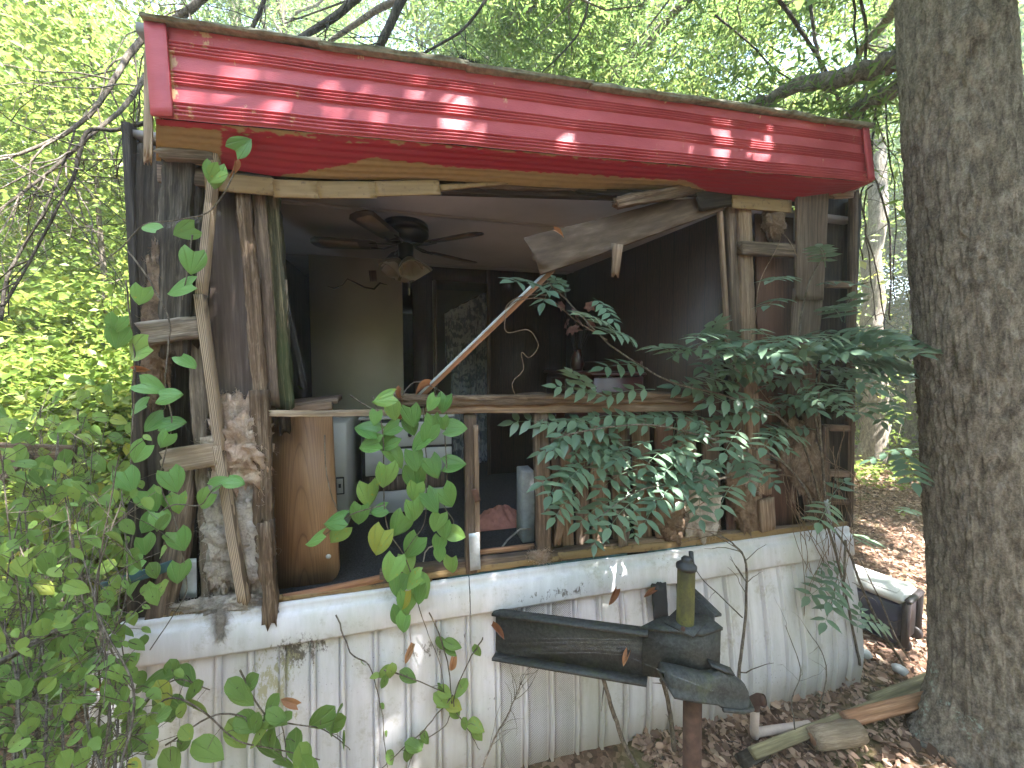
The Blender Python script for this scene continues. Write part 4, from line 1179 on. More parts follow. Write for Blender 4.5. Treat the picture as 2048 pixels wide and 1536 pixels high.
def tree_proto(seed, h, r0, crown_lo, spread, n_limb, leaf, tpl, n_leaf, cl=.35, sub=4):
    """returns trunk mesh, crown mesh; the crown is leaves clustered on the twigs"""
    rs = np.random.default_rng(seed)
    B = Bag()
    tr = branch_path((0, 0, -.05), (rs.normal() * .06, rs.normal() * .06, 1), h, 12, rs, .10)
    rad = r0 * (1 - np.linspace(0, 1, 13) * .85); rad[0] *= 1.25
    B.tube(tr, rad, 10, False, .12)
    tips = []
    for k in range(n_limb):
        f = crown_lo + (1 - crown_lo) * (k + rs.random()) / n_limb
        i = min(11, int(f * 12)); p = tr[i] + (tr[i + 1] - tr[i]) * (f * 12 - i)
        a = rs.random() * 6.283
        prof = math.sin(math.pi * (.18 + .78 * (f - crown_lo) / (1 - crown_lo + 1e-6)))
        L = spread * (.55 + .55 * rs.random()) * max(.35, prof)
        q = branch_path(p, (math.cos(a), math.sin(a), .25 + .5 * rs.random()), L, 6, rs, .35, .1)
        B.tube(q, np.linspace(r0 * .28 * (1.2 - f * .7), r0 * .05, 7), 5, False)
        for m in range(sub):
            j = rs.integers(2, 7); dd = q[j] - q[j - 1]; dd = dd / np.linalg.norm(dd) + rs.normal(size=3) * .7
            q2 = branch_path(q[j], dd, L * (.25 + .3 * rs.random()), 4, rs, .4, -.1)
            B.tube(q2, np.linspace(r0 * .07, r0 * .02, 5), 3, False)
            tips += [q2[2], q2[3], q2[4]]
        tips += [q[-1], q[-2]]
    tips = np.array(tips)
    Cn = tips[rs.integers(len(tips), size=n_leaf)] + rs.normal(size=(n_leaf, 3)) * np.array([cl, cl, cl * .6])
    return B.mesh('trunk', True), leaf_cloud('crown', Cn, leaf, tpl, rs), Cn

# ---------------------------------------------------------------- the big oak at the corner
TB = Vector((3.36, -.72, -.05)); TT = Vector((3.15, -.34, 4.9))
oak = thing('oak_tree', TB, 'huge grey-barked oak trunk standing at the corner of the trailer', 'tree')
NA, NZ = 400, 600
zz = np.linspace(-.1, 9.0, NZ); th = np.arange(NA) / NA * 2 * np.pi
Zg, Tg = np.meshgrid(zz, th, indexing='ij')
f = (Zg + .05) / 5.05
cx = TB.x + (TT.x - TB.x) * f + .03 * np.sin(Zg * 1.1); cy = TB.y + (TT.y - TB.y) * f + .02 * np.sin(Zg * .8 + 1)
R = .252 - .005 * Zg + .13 * np.exp(-np.clip(Zg, 0, 9) / .20) * (1 + .35 * np.sin(Tg * 5 + .6)) + .005 * np.sin(Tg * 3 + Zg * .9)
u = Tg / (2 * np.pi)
w = vnoise(u * 9, Zg * 2.2, 7, 9) * .9 + vnoise(u * 22, Zg * 6, 8, 22) * .45
rid = 1 - np.abs(2 * vnoise(u * 58 + 0 * w, Zg * 10 + w * 2.8, 3, 58) - 1)
rid2 = 1 - np.abs(2 * vnoise(u * 110, Zg * 26 + w * 4, 5, 110) - 1)
rid3 = vnoise(u * 150, Zg * 34, 6, 150)
hgt = (rid ** 1.5) * .6 + rid2 * .35 + rid3 * .2
R = R + (hgt - .55) * .028
kn = np.exp(-(((Zg - 4.15) / .10) ** 2 + ((np.angle(np.exp(1j * (Tg - math.radians(222))))) / .30) ** 2)); R = R + .035 * kn
V = np.stack([cx + R * np.cos(Tg), cy + R * np.sin(Tg), Zg], -1).reshape(-1, 3)
i, j = np.meshgrid(np.arange(NZ - 1), np.arange(NA), indexing='ij')
a = (i * NA + j).ravel(); b = (i * NA + (j + 1) % NA).ravel()
put('trunk', mesh_np('oak_trunk', V, [np.stack([a, b, b + NA, a + NA], 1)], True), MAT['bark'], oak)
def tpos(z): return TB + (TT - TB) * ((z + .05) / 5.05)
rs = np.random.default_rng(5)
def limb(pts, r0, r1, wob=.05):
    p = np.array([tuple(q) for q in pts], float); out_ = []
    for k in range(len(p) - 1):
        for t in np.linspace(0, 1, 6, endpoint=False): out_.append(p[k] + (p[k + 1] - p[k]) * t + rs.normal(size=3) * wob * .25)
    out_.append(p[-1]); return np.array(out_), np.linspace(r0, r1, len(out_))
LB = []
# limbs seen against the sky, left of the trunk, passing behind the roof edge
for (pts, r0, r1) in ((((1800, 118, -.05), (1700, 150, .2), (1600, 172, .55), (1480, 222, .9), (1400, 250, 1.4)), .075, .045),
                      (((1800, 172, -.02), (1730, 205, .3), (1680, 250, .7), (1640, 290, 1.0)), .06, .04)):
    q, r = limb([P(*s_) for s_ in pts], r0, r1); B = Bag(); B.tube(q, r, 8, False, .15); LB.append((q, r)); put('limb', B.mesh('limb', True), MAT['bark'], oak)
# upper limbs carrying the canopy over the clearing
tips = []
for k in range(26):
    z = 5.2 + 4.0 * k / 26; p = tpos(z); a_ = k * 2.4 + rs.random()
    L = (4.6 + 2.2 * rs.random()) * (.72 if math.cos(a_) < -.3 else 1.0)
    q = branch_path(p, (math.cos(a_), math.sin(a_), .34), L, 8, rs, .3, .0)
    B = Bag(); B.tube(q, np.linspace(.085, .02, 9), 6, False)
    for m in range(9):
        jn = rs.integers(2, 9); dd = (q[jn] - q[jn - 1]); dd = dd / np.linalg.norm(dd) + rs.normal(size=3) * np.array([.8, .8, .3])
        q2 = branch_path(q[jn], dd, 1.2 + rs.random(), 4, rs, .4, -.2)
        B.tube(q2, np.linspace(.018, .005, 5), 4, False); tips += [q2[1], q2[2], q2[3], q2[4]]
    tips.append(q[-1])
    put('limb', B.mesh('limb', True), MAT['bark'], oak)
tips = np.array(tips)
tips = tips[(tips[:, 0] > .1 + (tips[:, 2] - 7.0) * .36) & ((tips[:, 1] < -.9) | ((tips[:, 1] > 1.5) & (rs.random(len(tips)) < .5)))]
Cn = tips[rs.integers(len(tips), size=80000)] + rs.normal(size=(80000, 3)) * np.array([.30, .30, .18])
Cn = np.vstack([Cn, np.array([4.3, -1.9, 6.6]) + rs.normal(size=(5000, 3)) * np.array([.9, .8, .7])])  # extra leaves added above the frame to block sun from the trunk
# gaps in the canopy through which the sun reaches the fascia, trim, leaves and ground
def carve(Cn, spots):
    keep = np.ones(len(Cn), bool); S = np.array(SUN); stay = np.random.default_rng(3).random(len(Cn)) < .06
    for (p, r) in spots:
        d = Cn - np.array(p); t = d @ S
        dist = np.linalg.norm(d - t[:, None] * S, axis=1)
        keep &= ~((dist < r + .085) & (t > .5) & ~stay)
    return Cn[keep]
LITSPOTS = []
for (x, y, r) in ((455, 145, .05), (470, 205, .05), (560, 170, .07), (545, 215, .05), (610, 190, .05), (700, 195, .03), (955, 215, .05), (965, 255, .05), (985, 235, .03), (1310, 290, .02), (390, 130, .05), (640, 150, .06), (760, 215, .05), (860, 200, .05), (1120, 250, .05), (1432, 265, .06), (1432, 305, .06), (1532, 280, .06), (1530, 320, .06), (1575, 300, .05), (1640, 320, .03)):
    LITSPOTS.append((P(x, y, FY - .02), r * (1.5 if x < 1200 else .9)))
for (x, y, r) in ((1235, 1150, .06), (1245, 1210, .07), (1330, 1130, .04), (1400, 1120, .05), (1560, 1130, .05), (1650, 1100, .05), (1560, 1230, .05), (1620, 1260, .05), (1420, 1190, .06), (1690, 1300, .07), (1660, 1200, .05), (1480, 1180, .04), (1225, 1118, .04)):
    LITSPOTS.append((P(x, y, -.1), r * .5 - .045))
for (x, y, Y_, r) in ((1560, 690, -.35, .16), (1520, 670, -.35, .08), (1640, 720, -.4, .16), (1640, 560, -.3, .09), (1340, 850, -.3, .07), (1380, 900, -.3, .07), (1530, 860, -.35, .12), (1500, 850, -.3, .08), (1740, 740, -.3, .16), (1600, 800, -.4, .1), (1250, 880, -.2, .03)):
    LITSPOTS.append((P(x, y, Y_), r))
for k in range(14):
    LITSPOTS.append((P(rs.uniform(0, 300), rs.uniform(850, 1500), rs.uniform(-.6, 0)), rs.uniform(-.05, .02)))
for k in range(95):
    x, y = rs.uniform(2.2, 8.5), rs.uniform(-1.2, 4.5)
    LITSPOTS.append((Vector((x, y, 0)), rs.uniform(.05, .22) if x < 4 else rs.uniform(.1, .45)))
Cn = carve(Cn, LITSPOTS)
Cn = np.vstack([Cn, np.array([3.75, -1.15, 5.6]) + rs.normal(size=(1800, 3)) * np.array([.35, .35, .25])])  # second added cluster, left uncarved, keeps sun patches off the oak bark
near = (Cn[:, 1] > 1.2)
put('crown', leaf_cloud('oak_crown', Cn[~near], .17, 'broad', rs), MAT['lf_oak'], oak)
put('crown', leaf_cloud('oak_crown_far', np.repeat(Cn[near], 3, 0) + rs.normal(size=(near.sum() * 3, 3)) * .07, .11, 'narrow', rs), MAT['lf_oak'], oak)
# drooping sprays of narrow leaves near the limbs by the trunk
Cs = []
Bt = Bag()
for (q, r) in LB:
    for k in range(16):
        p = q[rs.integers(4, len(q))]
        t = branch_path(p, (rs.normal(), rs.normal() * .6 + .2, rs.normal() * .6 - .1), .5 + .5 * rs.random(), 5, rs, .5, -.5)
        Bt.tube(t, np.linspace(.006, .002, 6), 3, False)
        for _ in range(70): Cs.append(t[rs.integers(1, 6)] + rs.normal(size=3) * .10)
put('twigs', Bt.mesh('twigs'), MAT['bark_thin'], oak)
put('crown', leaf_cloud('limb_leaves', np.array(Cs), .10, 'narrow', rs), MAT['lf_oak'], oak)

# ---------------------------------------------------------------- woods all round
PR = {
    'oak': tree_proto(1, 13, .20, .30, 3.6, 20, .12, 'narrow', 34000, .48),
    'maple': tree_proto(2, 12, .17, .22, 3.2, 22, .105, 'broad', 27000, .5),
    'young': tree_proto(3, 7.5, .07, .12, 2.0, 22, .085, 'broad', 19000, .4),
    'shrub': tree_proto(4, 3.0, .03, .05, 1.5, 20, .08, 'wide', 13000, .3),
    'tall': tree_proto(6, 17, .24, .22, 4.4, 30, .14, 'broad', 36000, .6),
}
PM = {'oak': 'lf_oak', 'maple': 'lf_bright', 'young': 'lf_bright', 'shrub': 'lf_bright', 'tall': 'lf_mid'}
def plant(kind, name, x, y, s, label, group, cat='tree'):
    if y > 0 and 'oak' not in group.split()[-1]:
        w = 'on the left of the trailer' if x < -1.5 else ('to the right past the trailer corner' if x > 5 else 'seen over the trailer roof')
        label = label + ', ' + w; group = group + ' ' + w
    M = Matrix.Translation(on(x, y)) @ Matrix.Rotation(random.uniform(0, 6.28), 4, 'Z') @ Matrix.Scale(s, 4)
    t = thing(name, None, label, cat, group, M)
    put('trunk', PR[kind][0], MAT['bark_thin'], t, M); put('crown', PR[kind][1], MAT[PM[kind]], t, M)
    return t
for (x, y, s) in ((-2.4, 7.2, .9), (1.2, 7.2, 1.0), (3.0, 7.4, .85), (-4.6, 9.5, 1.1), (5.4, 8.6, 1.1), (-.5, 10.5, 1.15), (8.8, 12.5, 1.1), (5.0, 6.6, 1.05), (7.2, 9.6, 1.15), (4.0, 10.8, 1.2)):
    plant('oak', 'willow_oak', x, y, s, 'narrow-leaved oak in the woods', 'narrow-leaved oaks')
for (x, y, s) in ((-4.4, 5.4, .8), (-6.8, 8.0, 1.0), (-3.2, 11.5, 1.0), (-9.5, 11.5, 1.1), (4.7, 5.6, .75), (2.6, 11.5, 1.1), (12.8, 6.8, .9), (15.5, 11.5, 1.1), (11.0, 9.8, 1.0)):
    plant('maple', 'broadleaf_tree', x, y, s, 'bright green broadleaf tree in the woods', 'bright broadleaf trees')
for (x, y, s) in ((-12, 18, 1), (-7, 17, 1.1), (-2, 18, 1), (4, 17, 1.1), (9, 19, 1), (15, 18, 1.1), (21, 16, 1), (24, 24, 1.1), (-17, 25, 1.1), (-9, 27, 1.2), (1, 27, 1.2), (13, 27, 1.2), (30, 20, 1.2), (20, 8, 1), (26, 12, 1.1)):
    plant('tall', 'tall_tree', x, y, s, 'tall mid-green tree deep in the woods', 'tall deep-wood trees')
for (x, y, s) in ((-3.3, 3.4, .75), (-5.6, 5.8, .9), (-2.6, 5.2, .7), (-4.3, 7.6, 1.0), (9.6, 6.6, .8), (14, 9, 1.0), (7.4, 6.0, .8), (17, 7.5, 1)):
    plant('young', 'sapling', x, y, s, 'slender leafy sapling in the undergrowth', 'undergrowth saplings')
for (x, y, s) in ((-2.7, 1.9, .75), (-3.2, 2.8, .9), (-4.2, 3.9, 1.0), (-2.4, 3.6, .8), (-5.2, 4.2, 1.1), (-6.4, 6.6, 1.3), (-7.6, 5.4, 1.2), (-4.6, 6.4, 1.1), (-9, 8, 1.4), (-8, 10.5, 1.4), (-11.5, 14, 1.8), (-6, 13, 1.8),
                  (11.5, 8.0, .9), (13.5, 7.5, 1.0), (15.5, 9.4, 1.2), (12.2, 11, 1.2), (17.5, 12.5, 1.5), (19, 10.5, 1.5), (22, 14, 1.8), (9.4, 9.2, 1.0), (18, 17, 1.9), (25, 18, 2)):
    plant('shrub', 'leafy_shrub', x, y, s, 'yellow-green leafy shrub', 'leafy shrubs', 'shrub')
# unseen trees and shrubs added behind the camera to shade the trailer front
for (x, y, s) in ((-4.5, -8.0, 1.0), (0.5, -9.5, 1.0), (5.0, -10.5, .9), (9.5, -6.0, .9), (-10, -4, 1.0)):
    plant('maple', 'broadleaf_tree', x, y, s, 'unseen broadleaf tree added on the near side to shade the front', 'unseen trees added on the near side for shade')
for (x, y, s) in ((-2.5, -8, 1.6), (2.5, -8.5, 1.5), (6.5, -8, 1.5)):
    plant('shrub', 'leafy_shrub', x, y, s, 'unseen leafy shrub added on the near side to shade the front', 'unseen shrubs added on the near side for shade', 'shrub')
for (x, y, s) in ((-11.5, 1.5, 1), (-13.5, 6, 1.1), (-13, -4, 1), (-17, 1, 1.1), (-16, 10, 1.1)):
    plant('tall', 'tall_tree', x, y if y < 0 else y, s, 'tall tree far out on the left side', 'far trees')
for k in range(16):  # ring of unseen shrubs added to cut low light entering the room
    a_ = math.radians(178 + 190 * k / 15); R_ = 15 + 3 * (k % 3)
    plant('shrub', 'leafy_shrub', 1 + R_ * math.cos(a_), -2 + R_ * math.sin(a_), 2.4, 'unseen tall shrub added far behind the clearing to block low light', 'unseen shrubs added far behind the clearing against low light', 'shrub')
for (x, y, s) in ((9.5, 1.2, .8), (12.5, 2.2, .9), (15, 4.5, 1.1), (18, 4, 1.2), (11, -1.0, .9)):
    plant('young', 'sapling', x, y, s, 'leafy sapling standing beyond the oak trunk on its far side', 'leafy saplings beyond the oak')
for (x, y, s) in ((9.0, .4, .9), (11.5, 1.4, 1.1), (13.5, 3.6, 1.2), (16, 6, 1.4), (20, 6, 1.8), (12.5, -.8, 1.2), (26, 8, 2.2)):
    plant('shrub', 'leafy_shrub', x, y, s, 'leafy shrub beyond the oak trunk on its far side', 'shrubs beyond the oak', 'shrub')
for (x, y, s) in ((19, 1.5, 1), (27, 4, 1.2), (34, 12, 1.3)):
    plant('tall', 'tall_tree', x, y, s, 'tall mid-green tree deep in the woods beyond the oak', 'tall trees beyond the oak')
# the slender trunk leaning beyond the corner of the trailer
tb = PZ(1742, 932, 0); tt = P(1752, 430, tb.y)
lt = thing('leaning_tree', tb, 'slender leaning tree wrapped in vines between trailer and oak', 'tree')
B = Bag(); q, r = limb([tb - Vector((0, 0, .1)), tb.lerp(tt, .2) + Vector((.12, 0, 0)), tb.lerp(tt, .5) - Vector((.05, 0, 0)), tt, tt + (tt - tb)], .27, .13, .1); B.tube(q, r, 12, False, .08)
put('trunk', B.mesh('trunk', True), MAT['bark'], lt)
rs = np.random.default_rng(77)
B = Bag(); Cv = []
for k in range(14):
    z0 = rs.uniform(0, .9); p0 = np.array(tb.lerp(tt, z0)); a_ = rs.random() * 6.28
    q = branch_path(p0 + np.array([math.cos(a_), math.sin(a_), 0]) * .22, (math.cos(a_) * .3, math.sin(a_) * .3, rs.choice([-1, 1])), 1.2, 6, rs, .5)
    B.tube(q, .010, 4, False)
    for _ in range(22): Cv.append(q[rs.integers(0, 7)] + rs.normal(size=3) * .12)
put('climbing_vines', B.mesh('climbing_vines'), MAT['bark_thin'], lt)
cr_ = np.array(tt + (tt - tb))
Cv = np.vstack([np.array(Cv), cr_ + rs.normal(size=(5000, 3)) * np.array([1.6, 1.6, 1.2])])
put('crown', leaf_cloud('leaning_crown', Cv, .16, 'broad', rs), MAT['lf_bright'], lt)
# grey thin trunks right of it
for (px, py0, Yd, wd, lab) in ((1822, 860, 5.5, .16, 'thin grey trunk partly hidden behind the oak trunk'),):
    p = on(P(px, py0, Yd).x, Yd)
    t = thing('thin_tree', p, lab, 'tree')
    B = Bag(); q, r = limb([p - Vector((0, 0, .1)), p + Vector((-.05, 0, 2.5)), p + Vector((.1, .1, 6))], wd, wd * .6, .05); B.tube(q, r, 10, False, .08)
    put('trunk', B.mesh('trunk', True), MAT['bark'], t)
    put('crown', leaf_cloud('thin_crown', np.array(p) + np.array([.1, .1, 6.5]) + rs.normal(size=(4000, 3)) * np.array([1.3, 1.3, 1.0]), .15, 'broad', rs), MAT['lf_mid'], t)
# ---------------------------------------------------------------- hanging bare vines beside the oak and behind the roof
rs = np.random.default_rng(21)
def pxpath(pts, Y, n=6, wob=4.0):
    """smooth wandering path through photo points at depth(s) Y"""
    o = []
    m = len(pts)
    for k in range(m - 1):
        a0, a1, a2, a3 = pts[max(0, k - 1)], pts[k], pts[k + 1], pts[min(m - 1, k + 2)]
        for t in np.linspace(0, 1, n, endpoint=False):
            o.append(tuple(.5 * (2 * a1[c] + (a2[c] - a0[c]) * t + (2 * a0[c] - 5 * a1[c] + 4 * a2[c] - a3[c]) * t * t + (3 * a1[c] - a0[c] - 3 * a2[c] + a3[c]) * t ** 3) for c in (0, 1)) + ((k + t) / (m - 1),))
    o.append((pts[-1][0], pts[-1][1], 1.0))
    res = []
    y0, y1 = Y if isinstance(Y, tuple) else (Y, Y)
    wx = np.cumsum(rs.normal(size=len(o))) ; wx -= np.linspace(0, wx[-1], len(o))
    for (a, b, f), w_ in zip(o, wx):
        res.append(P(a + w_ * wob * .3, b, y0 + (y1 - y0) * f))
    return res
for (pts, Y, r, lab) in (
    ([(1706, 0), (1716, 200), (1722, 330), (1735, 470), (1760, 560), (1772, 700)], (.6, 1.2), .010, 'long bare vine hanging down left of the oak trunk'),
    ([(1718, 0), (1728, 140), (1730, 300), (1762, 380), (1785, 520), (1780, 640)], (.7, 1.2), .013, 'twisted bare vine hanging close beside the oak trunk'),
    ([(1772, 190), (1785, 330), (1796, 430), (1790, 600)], (.5, .8), .007, 'thin bare vine against the oak bark edge'),
    ([(1755, 200), (1740, 300), (1722, 400), (1726, 520)], (.5, .9), .010, 'short bare vine dropping from the lower oak limb'),
    ([(1742, 370), (1730, 420), (1740, 520), (1752, 640)], (.6, .9), .008, 'knotted bare vine below the fascia corner')):
    B = Bag(); q = pxpath(pts, Y, 6, 8)
    B.tube(q, np.linspace(r, r * .6, len(q)), 6, False, .2)
    for k in range(5):
        s_ = q[rs.integers(3, len(q) - 1)]
        t = branch_path(np.array(s_), (rs.normal(), rs.normal(), -.6), .3 + .3 * rs.random(), 5, rs, .8, -.3); B.tube(t, np.linspace(.004, .0015, 6), 3, False)
    put('hanging_vine', B.mesh('hanging_vine', True), MAT['bark_dark'], None, None, lab, 'vine', 'bare hanging vines by the oak')

def twiggy(name, pts, Y, r0, r1, nsub, lab, seed, mat='bark_dark', sublen=.7, group=None, leaves=0, down=-.2):
    g = np.random.default_rng(seed)
    q = [np.array(p) for p in pxpath(pts, Y, 5, 3)]
    th_ = thing(name, q[0], lab, 'branch', group)
    B = Bag(); B.tube(q, np.linspace(r0, r1, len(q)), 6, False, .15)
    Cl = []
    for k in range(nsub):
        i = g.integers(2, len(q)); d = q[i] - q[i - 1]; d = d / (np.linalg.norm(d) + 1e-9)
        t = branch_path(q[i], d + g.normal(size=3) * .6 + np.array([0, 0, down]), sublen * (.5 + g.random()), 6, g, .5, down)
        B.tube(t, np.linspace(min(r0 * .3, .0055), .0014, 7), 4, False)
        for m in range(3):
            j = g.integers(2, 7); t2 = branch_path(t[j], (t[j] - t[j - 1]) + g.normal(size=3) * .12, sublen * .4, 4, g, .6, down)
            B.tube(t2, np.linspace(.002, .0009, 5), 3, False)
            for _ in range(leaves): Cl.append(t2[g.integers(1, 5)] + g.normal(size=3) * .05)
    put('stem', B.mesh('stem', True), MAT[mat], th_)
    if Cl: put('foliage', leaf_cloud('foliage', np.array(Cl), .085, 'broad', g), MAT['lf_mid'], th_)
    return th_
G = 'bare branches hanging left of the trailer'
twiggy('bare_branch', [(300, 60), (255, 110), (225, 160), (160, 245), (60, 300), (-40, 330)], (.9, .4), .019, .005, 16, 'mossy bare branch sloping down to the left from the roof corner', 1, 'bark_thin')
twiggy('bare_branch', [(290, 150), (245, 215), (180, 270), (90, 350), (-30, 440)], (.8, .3), .014, .004, 14, 'bare branch reaching left below the roof corner branch', 2, 'bark_thin')
twiggy('bare_branch', [(292, 245), (230, 260), (170, 265), (145, 350), (110, 420), (60, 520), (10, 610)], (.6, .2), .012, .004, 12, 'bare branch bending down beside the left wall', 3)
twiggy('bare_branch', [(420, -20), (380, 20), (335, 45), (300, 75)], (.9, .9), .024, .018, 8, 'thick bare branch meeting the left roof corner', 4, 'bark_thin')
twiggy('bare_branch', [(535, -20), (510, 40), (495, 78)], (1.0, 1.0), .014, .012, 5, 'short upright branch behind the left part of the roof', 5)
twiggy('bare_branch', [(720, -10), (665, 35), (610, 70), (575, 95)], (1.0, .8), .030, .016, 9, 'dark branch sloping onto the roof left of centre', 6)
twiggy('bare_branch', [(805, -10), (775, 60), (750, 112)], (.9, .9), .032, .026, 6, 'stout dark branch standing behind the roof edge', 7)
twiggy('bare_branch', [(980, -10), (930, 55), (860, 100), (800, 130)], (1.2, 1.0), .014, .006, 10, 'thin arching branch above the roof centre', 8)
twiggy('bare_branch', [(1180, -10), (1160, 60), (1120, 110), (1080, 150)], (1.4, 1.3), .012, .005, 8, 'thin drooping branch over the middle of the fascia', 9)
twiggy('bare_branch', [(1550, -10), (1600, 60), (1650, 140), (1690, 230), (1720, 300)], (1.2, 1.5), .022, .012, 12, 'slanting branch between the roof and the oak limbs', 10)
twiggy('bare_branch', [(1620, -10), (1640, 120), (1655, 200)], (1.6, 1.6), .02, .014, 8, 'upright branch behind the upper oak limb', 11)
twiggy('bare_branch', [(1430, 30), (1500, 90), (1550, 140), (1600, 170)], (1.3, 1.0), .010, .006, 10, 'slim branch arching down to the upper oak limb', 12)
twiggy('bare_branch', [(0, 640), (20, 540), (90, 420), (150, 260)], (.2, .5), .008, .004, 12, 'thin upright twig far left among bright leaves', 13)
twiggy('bare_branch', [(-10, 1330), (60, 1290), (150, 1240), (210, 1205)], (-.6, -.3), .010, .006, 3, 'pale dead stick slanting through the thicket', 14, 'bark_thin', .3)

# ---------------------------------------------------------------- heart-shaped leaves
def heart_mesh(seed, fold, droop, curl):
    n, m = 9, 7; V = []
    g = np.random.default_rng(seed)
    for i in range(n):
        t = i / (n - 1)
        w = .46 * (math.sin(math.pi * min(1, (t * .86 + .14)) ** .80)) ** .80 if t < 1 else .004
        if t > .9: w *= 1 - (t - .9) * 3
        for j in range(m):
            u = j / (m - 1) * 2 - 1
            y = t - .20 * (1 - t) ** 3 * abs(u) ** 1.2 + .06 * (1 - t) ** 4
            x = u * max(w, .004)
            z = fold * abs(u) * w - droop * t * t - curl * u * u * .2 + .015 * math.sin(u * 7 + t * 5 + seed)
            V.append((x, y, z))
    return mesh_np('leaf', np.array(V), [grid_quads(n, m)], True)
HM = [heart_mesh(1, .10, .10, .1), heart_mesh(2, .30, .22, 0), heart_mesh(3, .02, .05, .45), heart_mesh(4, .45, .35, .1)]
for h in HM: h.materials.append(MAT['lf_brier'])
def ovate_mesh(seed, fold, droop, asp):
    n, m = 9, 5; V = []
    for i in range(n):
        t = i / (n - 1)
        w = asp * (math.sin(math.pi * t ** .72) ** .75 if 0 < t < 1 else .01)
        if t > .8: w *= 1 - (t - .8) * 1.2
        for j in range(m):
            u = j / (m - 1) * 2 - 1
            V.append((u * w, t - .05 * (1 - t) ** 3 * abs(u), fold * abs(u) * w - droop * t * t + .012 * math.sin(u * 6 + t * 6 + seed)))
    return mesh_np('leaf', np.array(V), [grid_quads(n, m)], True)
def narrow_leaf(h, k):
    for v in h.vertices: v.co.x *= k
    return h
OV = [ovate_mesh(1, .15, .15, .30), ovate_mesh(2, .35, .25, .34), ovate_mesh(3, .05, .10, .27), ovate_mesh(4, .3, -.1, .36), ovate_mesh(5, .1, .35, .31)]
for h in OV: h.materials.append(MAT['lf_thick'])
DRY = [narrow_leaf(heart_mesh(8, 1.2, .6, .9), .42), narrow_leaf(heart_mesh(9, 1.5, -.5, .6), .38)]
for h in DRY: h.materials.append(MAT['lf_dry_obj'])
def leaf_at(parent, c, Lw, ang, tilt=None, roll=None, meshes=HM, name='leaf', ret=False):
    """c world centre, ang: tip direction in the picture (0 right, 90 down)"""
    a = math.radians(ang)
    rgt = RM @ Vector((1, 0, 0)); dwn = Vector((0, 0, -1)); tow = Vector((rgt.y, -rgt.x, 0)) * 1.0
    tow = (CAM - Vector(c)).normalized()
    d = (rgt * math.cos(a) + dwn * math.sin(a)).normalized()
    nrm = tow * 1.0 + Vector((0, 0, .55)) + Vector((random.uniform(-.5, .5), random.uniform(-.5, .5), random.uniform(-.3, .3))) * (1.0 if meshes is HM else 1.0)
    if meshes is OV: nrm = nrm + Vector((random.gauss(0, .6), random.gauss(0, .6), random.gauss(0, .4)))
    if tilt: nrm += tilt
    nrm = (nrm - d * nrm.dot(d) * .8).normalized()
    d = (d - nrm * d.dot(nrm)).normalized()
    x = d.cross(nrm)
    M = Matrix((x * Lw, d * Lw, nrm * Lw)).transposed().to_4x4(); M.translation = Vector(c) - d * Lw * .45
    if ret: return M
    return put(name, random.choice(meshes), None, parent, M)

vine = thing('greenbrier_vine', P(800, 800, -.08), 'hanging vine of large heart-shaped leaves in front of the opening', 'vine')
HL = [(795,122,150,160),(862,215,120,80),(735,262,100,100),(680,345,160,200),(700,450,150,170),(850,340,120,150),(820,430,150,140),(990,250,140,80),(985,320,120,75),(1130,160,110,120),(1215,160,120,100),(1140,300,120,90),(1210,300,90,80),(1295,333,140,0),(1110,375,140,110),(1050,430,150,150),(875,535,150,40),(1010,555,150,80),(1145,605,150,70),(1285,585,140,-10),(810,665,165,95),(1010,685,165,85),(690,795,160,90),(1015,780,130,100),(1130,845,160,60),(1240,810,150,60),(1005,910,150,85),(625,935,140,100),(760,905,110,160),(905,1010,160,120),(455,980,150,165),(475,1075,140,130),(315,1100,140,140),(1170,990,130,110),(1215,1045,120,90),(1300,1075,115,20),(1180,1145,110,100),(765,1125,180,110),(1000,1160,160,120),(855,1310,160,110),(960,1280,140,80),(900,1420,150,100),(1000,1400,140,150),(1060,1450,150,60),(1040,1490,130,90),(930,1530,130,100),(1265,1290,110,90),(1185,1220,90,90),(958,1555,150,95),(905,1640,140,95),(930,1700,120,100)]
for (cx_, cy_, L_, a_) in HL:
    px, py = 540 + cx_ / 3.491, 760 + cy_ / 3.491
    c = P(px, py, random.uniform(-.24, -.10))
    leaf_at(vine, c, L_ / 3.491 * scale_at(c) * 1.08, a_)
B = Bag()
for (pts, Y) in (([(745, 792), (758, 830), (766, 880), (766, 1000), (775, 1060), (806, 1110), (825, 1160), (835, 1210), (856, 1270), (880, 1330), (890, 1400)], -.13),
                 ([(700, 790), (735, 812), (750, 820)], -.1), ([(893, 825), (890, 870), (892, 960), (888, 1010), (905, 1040), (905, 1070)], -.12), ([(846, 815), (848, 850), (850, 890), (850, 960), (848, 1040), (825, 1080), (805, 1110)], -.14),
                 ([(770, 1010), (700, 1030), (650, 1070), (615, 1085)], -.15), ([(650, 870), (652, 930), (660, 980), (675, 1020)], -.1), ([(800, 800), (830, 765), (870, 775), (897, 795)], -.06)):
    q = pxpath(pts, Y, 5, 1.5); B.tube(q, np.linspace(.0035, .002, len(q)), 5, False)
put('stem', B.mesh('stem', True), MAT['bark_thin'], vine)

